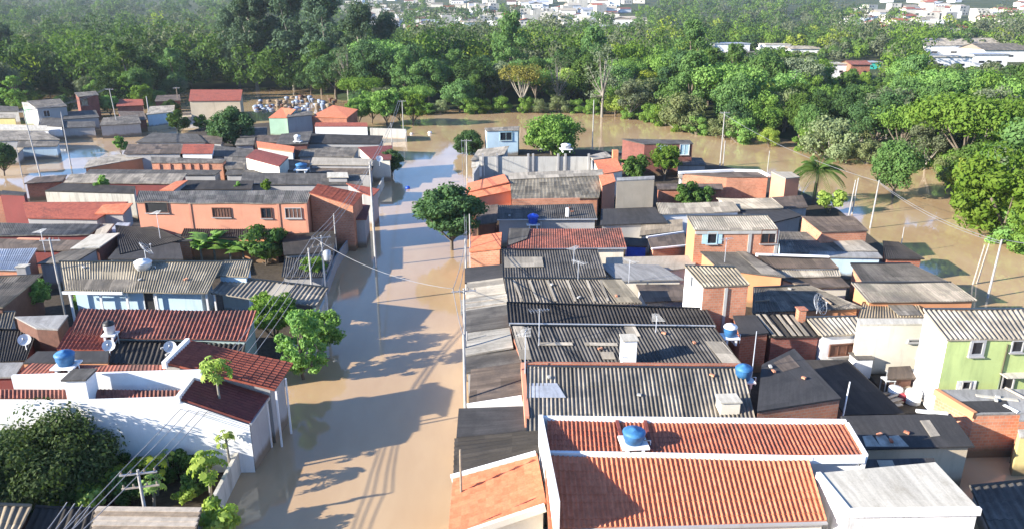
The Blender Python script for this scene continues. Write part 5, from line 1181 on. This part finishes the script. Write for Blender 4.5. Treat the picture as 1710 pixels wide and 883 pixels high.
pl['c5'] = pole(300, 188, .2, 6.5, 'brownish pole in front of the pale house with the big bright red roof', 1, mat='wood', group=GC)
pl['c6'] = pole(38, 298, -.2, 5, 'thin pole at the left edge beside the canal tree', 0, r=.09, group=GC)
GR_ = 'poles along the river'
pl['v1'] = pole(1202, 280, -.2, 9.5, 'pale river pole behind the orange brick cottages', 1, group=GR_); pole(1207, 280, -.2, 4.6, 'short stub pole beside the pale river pole', 0, group=GR_)
pl['v2'] = pole(1452, 384, -.2, 6.2, 'white river pole right of the brick house with brown stained roof', 0, lean=(.25, 0), group=GR_)
pl['v3'] = pole(1416, 364, -.2, 5.0, 'left one of two grey posts at the river bend', 0, r=.12, group=GR_, lean=(.3, 0)); pole(1422, 360, -.2, 5.0, 'right one of two grey posts at the river bend', 0, r=.12, group=GR_, lean=(.2, 0))
pl['v4'] = pole(1648, 500, -.2, 5.8, 'leaning pale pole at the river behind the lime green house', 0, lean=(.2, 0), group=GR_)
pl['v5'] = pole(1622, 478, -.2, 4.2, 'left post of a leaning wooden pair by the river', 0, r=.1, mat='wood_old', lean=(.5, 0), group=GR_); pole(1629, 476, -.2, 4.2, 'right post of a leaning wooden pair by the river', 0, r=.1, mat='wood_old', lean=(.5, 0), group=GR_)
pl['v6'] = pole(989, 250, -.2, 9.5, 'dark pole right of the big bright green leafy tree', 0, r=.13, group=GR_); pl['v7'] = pole(1280, 300, -.2, 4.6, 'thin post behind the peach brick box house', 0, r=.1, group=GR_)
pl['v8'] = pole(1502, 426, -.2, 3.2, 'thin post beside the black roofed red walled hut', 0, r=.07, group=GR_)
pl['o1'] = pole(1247, 700, .2, 6.2, 'white metal mast at the right end of the ribbed pale roof', 0, r=.05, mat='metal', name='mast')
pl['o2'] = pole(1404, 692, 2.2, 2.2, 'leaning white post at the corner of the black flat roofed brick house', 0, r=.07, mat='frame', name='post', lean=(.25, 0))
pole(772, 895, .2, 5.0, 'brown rusty post in front of the small orange roof wing at the bottom', 0, r=.09, mat='wood', name='post')
def wire(a, b, sag, r, label, group):
    m = MB(); pts = []
    for k in range(15):
        t = k/14; p = a.lerp(b, t); p.z -= 4*sag*t*(1-t); pts.append(p)
    m.tube(pts, r, 5); single(m, 'power_line', MAT['wire'], tuple(a), label, 'power line', group)
def span(p, q, n, sag, r, label, group='power lines'):
    A_, B_ = pl[p]['at'], pl[q]['at']
    for k in range(n): wire(A_[k % len(A_)], B_[k % len(B_)], sag*(1+.12*k), r, label, group)
span('l0', 'l2', 4, .9, .022, 'grey power line running up the left kerb from the crossarm pole to the transformer pole')
span('l2', 'l1', 3, .5, .02, 'grey power line between the transformer pole and the tall pale street pole')
span('l2', 'r2', 1, .8, .02, 'thin power line crossing the flooded street from the transformer pole')
span('fr', 'r2', 2, .3, .025, 'power line above the carports along the right kerb'); span('r2', 'r3', 2, .4, .025, 'power line along the right kerb in front of the cream carports'); span('r3', 'r5', 2, .8, .025, 'power line along the right kerb past the street tree')
span('l1', 'l6', 2, .8, .03, 'power line along the left kerb beyond the tall pale street pole')
span('v1', 'v2', 1, 1.0, .022, 'river side wire left of the white river pole'); span('v2', 'v4', 2, .7, .022, 'pale wire over the brown river right of the white river pole')
wire(pl['v4']['top'], pl['v4']['top']+Vector((16, -9, .5)), .5, .03, 'pale wire running off the right edge from the leaning river pole', 'power lines')
for k in range(3): wire(pl['l0']['at'][k], pl['l0']['at'][k]+Vector((-1.5-.4*k, -14, 1.0)), .3, .022, 'power line passing out of the bottom of the photo', 'power lines')
span('c1', 'c3', 2, .8, .03, 'power line over the left canal')
m0 = P(116, 838, 1.8); 
for k in range(4): wire(P(112+k*13, 838+k*2, 2.2), P(66+k*13, 900, 2.2), .05, .03, 'pale wire running above the small black roof at the bottom left', 'power lines')

# ---- tanks, dishes, chimneys and other small things
def tank(p, r, hgt, label, mat='tank_blue', stand=None, lidmat=None):
    root = root_at('water_tank', tuple(p), label, 'water tank'); z = 0
    if stand:
        m = MB(); z = stand
        for sx in (-1, 1): m.box(p+Vector((sx*r*.7, 0, z/2-.1)), (.14, r*2, z+.2))
        m.box(p+Vector((0, 0, z)), (r*2.5, r*2.3, .1)); m.build('stand', MAT['white'], root); z += .05
    m = MB(); m.lathe(p+Vector((0, 0, z-.15 if not stand else z)), [(0, 0), (r*.8, 0), (r*.92, hgt*.4), (r*.97, hgt*.42), (r, hgt*.85), (r*1.05, hgt*.9)], 18); m.build('body', MAT[mat], root)
    m = MB(); z2 = z-.15 if not stand else z
    m.lathe(p+Vector((0, 0, z2+hgt*.9)), [(r*1.06, -.05), (r*1.06, .03), (r*.8, hgt*.2), (r*.3, hgt*.28), (r*.28, hgt*.33), (0, hgt*.34)], 18); m.build('lid', MAT[lidmat or mat], root)
    m = MB(); m.tube([p+Vector((r*.9, -.1, z+hgt*.2)), p+Vector((r*1.5, -.15, z+hgt*.2)), p+Vector((r*1.5, -.15, -.15))], .03, 6); m.build('pipe', MAT['white'], root)
pz = P(1062, 757, 4.65)
tank(Vector((pz.x, pz.y+.6, pz.z)), .54, .62, 'blue water tank on white stand between the two orange roof sections', stand=.25)
tank(P(105, 622, 5.3)+Vector((0, .5, -.1)), .52, .72, 'blue water tank standing on the red roof strip of the white house', stand=.35)
tank(P(1218, 568, 3.6), .45, .75, 'blue and white water tank beside the tiny brick lean-to', lidmat='tank_white', stand=.3)
tank(P(1240, 638, 3.4), .5, .8, 'blue water tank at the right end of the ribbed pale roof', stand=.2)
tank(P(890, 378, 2.4), .6, .9, 'blue water tank in the alley behind the mottled red roof', mat='tarp', stand=.3)
tank(on(BG, 240, 447), .7, .75, 'white water tank on the ridge of the beige grey corrugated house', mat='tank_white')
tank(on(LT, 187, 572)+Vector((0, 0, .1)), .38, .8, 'small white tank with black base on the edge of the ribbed red tile roof', mat='tank_white', lidmat='black', stand=.6)
tank(P(504, 286, 3.1), .8, .7, 'blue domed tank on white base behind the wide charcoal roof', stand=.3)
tank(P(498, 246, 3.2), .55, .9, 'white tank with pipes near the dark maroon hipped roof', mat='tank_white', stand=1.0)
tank(P(570, 258-60+6, 3.2) if 0 else P(945, 252, 3.6), .8, .7, 'white tank on the frame of the unfinished block building', mat='tank_white', stand=.3)
def dish(p, r, label, az=-1.2, el=.6, mat='metal', post=.6):
    root = root_at('satellite_dish', tuple(p), label, 'satellite dish'); ax = Vector((math.cos(az)*math.cos(el), math.sin(az)*math.cos(el), math.sin(el))); c = p+Vector((0, 0, post))
    m = MB(); m.tube([p-Vector((0, 0, .15)), c], .035, 6); m.build('post', MAT['metal'], root)
    if r > .7:
        u_ = ax.orthogonal().normalized(); v_ = ax.cross(u_); m = MB()
        for q in (.35, .7, 1.0): m.tube([c+(u_*math.cos(t*.3142)+v_*math.sin(t*.3142))*r*q+ax*.28*r*q*q for t in range(21)], .022 if q == 1 else .012, 4)
        for t in range(14): m.tube([c+(u_*math.cos(t*.4488)+v_*math.sin(t*.4488))*r*q+ax*.28*r*q*q for q in (0, .35, .7, 1)], .012, 4)
        m.build('reflector', MAT['metal'], root)
    else: m = MB(); m.lathe(c, [(r*k/5, .28*r*(k/5)**2) for k in range(6)], 18, axis=ax); m.lathe(c-ax*.02, [(r*k/5, .28*r*(k/5)**2) for k in range(6)], 18, axis=ax); m.build('reflector', MAT[mat], root)
    f = c+ax*r*.85; m = MB(); s = ax.orthogonal().normalized(); s2 = ax.cross(s)
    for t in (0, 2.1, 4.2): m.tube([c+(s*math.cos(t)+s2*math.sin(t))*r*.9+ax*.2*r, f], .015, 4)
    m.lathe(f, [(0, 0), (.07, 0), (.07, .12), (0, .12)], 8, axis=ax); m.build('feed_arm', MAT['metal'], root)
dish(on(SHADE, 1364, 520), .85, 'large mesh satellite dish on the wide shaded blue grey roof', az=-.9, el=.5)
dish(on(LT, 184, 590), .42, 'white round satellite dish below the small white tank', mat='tank_white'); dish(on(LT, 286, 592), .42, 'white satellite dish at the left gable of the upper dark red roof', mat='tank_white')
dish(P(44, 580, 2.5), .42, 'white satellite dish on the black low roof at the left edge', mat='tank_white'); dish(on(BG, 244, 434), .75, 'wire satellite dish behind the white tank on the beige roof', az=.4, el=.7, post=.9)
dish(P(400-10, 342, 4.2) if 0 else P(326, 362, 3.6), .4, 'small dish fixed before the salmon house wall', mat='tank_white')
dish(P(634, 276, 3.4), .5, 'round white dish on the end of the tan bar roof', mat='tank_white', post=.9)
def boxy(name, label, cat, p, size, mat, top=None, rz=0, topmat='slab_grey'):
    root = root_at(name, tuple(p), label, cat); m = MB(); m.box(p+Vector((0, 0, size[2]/2-.2)), size, rz); m.build('shaft', MAT[mat], root)
    m = MB(); m.box(p+Vector((0, 0, size[2]-.16)), (size[0]+.16, size[1]+.16, .08), rz); m.build('cap', MAT[topmat], root); return root
boxy('chimney', 'short orange brick chimney on the striped black and white roof', 'chimney', on(STR, 1336, 534), (.55, .55, 1.1), 'brick', topmat='brick_red')
boxy('roof_flue', 'white plastered flue box on the wide dark corrugated roof', 'flue', on(DARKW, 1048, 604), (.9, .9, 1.9), 'white', topmat='slab_white')
boxy('roof_box', 'cream meter box on the near right end of the ribbed pale roof', 'roof box', on(STRIPE, 1215, 680), (1.1, .9, .75), 'cream', topmat='slab_white')
boxy('small_shed', 'tiny white masonry box with dark lid in the junk yard', 'shed', P(1434, 622, .6), (1.2, 1.0, 1.5), 'white', topmat='sheet_dark')
boxy('small_shed', 'grey masonry box beside the pale blue metal roof', 'shed', P(40, 455, 2.9), (.8, .7, .8), 'grey', topmat='slab_white')
def antenna(p, hgt, label, az=0):
    root = root_at('tv_antenna', tuple(p), label, 'antenna'); m = MB(); m.tube([p-Vector((0, 0, .1)), p+Vector((0, 0, hgt))], .03, 5); m.build('mast', MAT['metal'], root)
    ax = Vector((math.cos(az), math.sin(az), 0)); s = Vector((-ax.y, ax.x, 0)); t = p+Vector((0, 0, hgt-.1)); m = MB(); m.tube([t-ax*.7, t+ax*.7], .02, 4)
    for k in range(7): q = t+ax*(-.65+.21*k); m.tube([q-s*(.45-.035*k), q+s*(.45-.035*k)], .013, 4)
    m.build('elements', MAT['metal'], root)
for px, py, z, hh, lab in ((900, 575, 3.9, 2.6, 'tall tv antenna on the left part of the wide dark corrugated roof'), (877, 625, 3.7, 3.0, 'tv antenna mast at the left end of the ribbed pale roof'), (965, 470, 3.9, 1.8, 'tv antenna on the corrugated roof with pale streaks'),
        (1095, 556, 4.0, 1.3, 'short tv antenna on the ridge of the wide dark corrugated roof'), (268, 400, 2.7, 3.0, 'tv antenna on the black flat roof behind the beige corrugated house'), (75, 420, 3.0, 2.2, 'tv antenna on the left edge roofs by the pale blue metal roof'), (1210, 436, 3.6, 2.2, 'tv antenna on the dark diagonal roof'), (958, 440, 3.4, 1.6, 'tv antenna on the dark slate coloured roof'), (1050, 470, 2.8, 2.0, 'tv antenna behind the streaked roof')):
    antenna(P(px, py, z), hh, lab, rnd.random()*3)
# junk yard
JP = P(1500, 660, .8)
mb = MB(); q = [P(1450, 622, .55), P(1545, 610, .55), P(1600, 690, .55), P(1500, 690, .55)]; mb.face([(v.x, v.y, .55) for v in q])
for i in range(4): a, b = q[i], q[(i+1) % 4]; mb.face([(a.x, a.y, .55), (b.x, b.y, .55), (b.x, b.y, -1.5), (a.x, a.y, -1.5)])
tag(mb.build('yard_ground', MAT['soil']), kind='structure')
def barrel(px, py, z, r, hgt, mat, label):
    p = P(px, py, z); m = MB(); m.lathe(p, [(0, 0), (r*.93, 0), (r, hgt*.08), (r, hgt*.32), (r*1.05, hgt*.35), (r, hgt*.38), (r, hgt*.63), (r*1.05, hgt*.66), (r, hgt*.69), (r, hgt*.95), (r*.92, hgt), (0, hgt*.97)], 14)
    single(m, 'barrel', MAT[mat], tuple(p), label, 'barrel')
barrel(1493, 664, .55, .45, .8, 'tank_white', 'round white barrel in the junk yard, left of the dark red one'); barrel(1506, 668, .55, .4, .6, 'red_p', 'dark red barrel in the junk yard'); barrel(1523, 672, .55, .5, .9, 'tank_white', 'larger white barrel in the junk yard, right of the dark red one')
rr = random.Random(9)
for k in range(14):
    px, py = rr.uniform(1478, 1560), rr.uniform(626, 682); p = P(px, py, .6+.12*(k % 4)); a = rr.uniform(-.5, .6); L = rr.uniform(1.5, 3.4); d = Vector((math.cos(a), math.sin(a), rr.uniform(-.03, .1)))
    m = MB(); m.beam(p-d*L/2, p+d*L/2, rr.uniform(.14, .35), .07); single(m, 'loose_plank', MAT[rr.choice(['wood', 'wood_old', 'white', 'metal', 'brown'])], tuple(p), 'loose plank lying among the junk in the yard by the lime green house', 'plank', 'loose planks in the junk yard')
def table(px, py, z, w, dd, hh, mat, label, name='table'):
    p = P(px, py, z); root = root_at(name, tuple(p), label, 'table'); m = MB(); m.box(p+Vector((0, 0, hh)), (w, dd, .06)); m.build('table_top', MAT[mat], root)
    for sx in (-1, 1):
        for sy in (-1, 1): m = MB(); m.box(p+Vector((sx*w*.45, sy*dd*.42, hh/2-.05)), (.06, .06, hh+.1)); m.build('leg', MAT['metal'], root)
table(1508, 642, .55, 2.2, 1.1, .9, 'metal', 'pale metal table frame in the junk yard'); table(1480, 652, .55, .7, .7, .9, 'frame', 'small white stand in the junk yard beside the barrels')
# shed roof of rusty sheets in the junk yard, planks beside the orange roof
h = house('rusty brown lean-to in the junk yard below the cream wall', (1484, 612, 1520, 610, 1530, 630, 1482, 632), (1.9, 1.7), 'sheet_brown', 'brown', wave=0, cat='shed', name='lean_to')
for k in range(7):
    a, b = P(1360+k*7, 792+k*3, 2.6), P(1385+k*6, 872+k*2, 2.5); m = MB(); m.beam(a, b, .16, .08); single(m, 'loose_plank', MAT[['wood_old', 'brown', 'wood', 'wood_old', 'white', 'wood', 'brown'][k]], tuple(a), 'loose plank in the gap between the orange roof and the white block house', 'plank', 'planks between the orange roof and the white block house')
h = house('low dark roof in the gap beside the white block house', (1352, 788, 1372, 790, 1424, 884, 1384, 884), (2.45, 2.35), 'sheet_brown', 'grey', wave=0, name='lean_to', cat='shed')
# paved floor and glass front before the orange house
h = house('pale paved terrace slab in front of the orange roof at the bottom edge', (1110, 862, 1400, 866, 1420, 905, 1116, 905), (1.6, 1.6), 'slab_tan', 'cream', over=.02, name='terrace', cat='terrace')
# sack heap
hp = random.Random(21)
for k in range(110):
    px, py = hp.uniform(425, 560), hp.uniform(162, 186)
    if px < 470 and py < 169: continue
    peak = 1+1.5*math.exp(-((px-528)/26)**2); p = P(px, py, hp.random()*.9*peak if py < 178 else .1); m = MB(); r = hp.uniform(.45, .95); hgt = r*hp.uniform(.45, .8)
    m.lathe(p, [(0, -.6-p.z), (r*.8, -.5-p.z if p.z < .3 else -.2), (r, hgt*.35), (r*.85, hgt*.7), (r*.25, hgt), (0, hgt*1.02)], 8)
    c0 = p; m.v = [(c0.x+(x-c0.x)*hp.uniform(.7, 1.25), c0.y+(y-c0.y)*hp.uniform(.7, 1.25), z+hp.uniform(-.1, .1)*r) for x, y, z in m.v]
    single(m, 'sack', MAT[hp.choice(['trash', 'trash', 'trash', 'grey', 'black', 'tank_white' if py < 176 and px > 505 else 'wood', 'wood', 'brown', 'trash'])], tuple(p), 'pale sack in the heap of sacks at the edge of the woods', 'sack', 'heap of sacks')
# weights and scraps lying on the sheet roofs
for q in (STRIPE, DARKW, STREAK, SHADE, BG, BLK, DRK, FB, LT, LOWD):
    c = q['c']
    for k in range(3):
        u, v = hp.uniform(.1, .9), hp.uniform(.15, .85); p = c[0].lerp(c[1], u).lerp(c[3].lerp(c[2], u), v)+q['n']*.05; a_ = hp.random()*3
        m = MB(); L_ = hp.choice([.25, .3, .28, 1.3]); dd = Vector((math.cos(a_), math.sin(a_), 0)); dd -= q['n']*dd.dot(q['n']); m.beam(p-dd*L_/2, p+dd*L_/2, .16 if L_ < .5 else .1, .11)
        wood = L_ > .5; single(m, 'loose_plank' if wood else 'loose_brick', MAT[hp.choice(['wood', 'wood_old']) if wood else hp.choice(['brick', 'concrete', 'brick_red'])], tuple(p), ('stray plank' if wood else 'loose brick weight')+' lying on the '+' '.join(q['label'].split()[:9]), 'plank' if wood else 'brick', 'scraps and weights lying on roofs')
# small floating things
for px, py, r, lab in ((681, 316, .35, 'small dark blue float drifting in the street'), (687, 225, .3, 'white float at the far end of the street'), (718, 224, .45, 'white foam block floating at the street end')):
    p = P(px, py, -.05); m = MB(); m.lathe(p, [(0, 0), (r, .02), (r*1.1, r*.6), (r*.7, r*1.2), (0, r*1.3)], 10); single(m, 'float', MAT['tarp' if 'blue' in lab else 'tank_white'], tuple(p), lab, 'float')
for o in scene.objects:
    for k in ('_o', '_used'):
        if k in o.keys(): del o[k]
for p in list(PROTO.values()):          # kinds never planted are taken away
    if p.location.y < -150:
        for ch in list(p.children): bpy.data.objects.remove(ch)
        bpy.data.objects.remove(p)
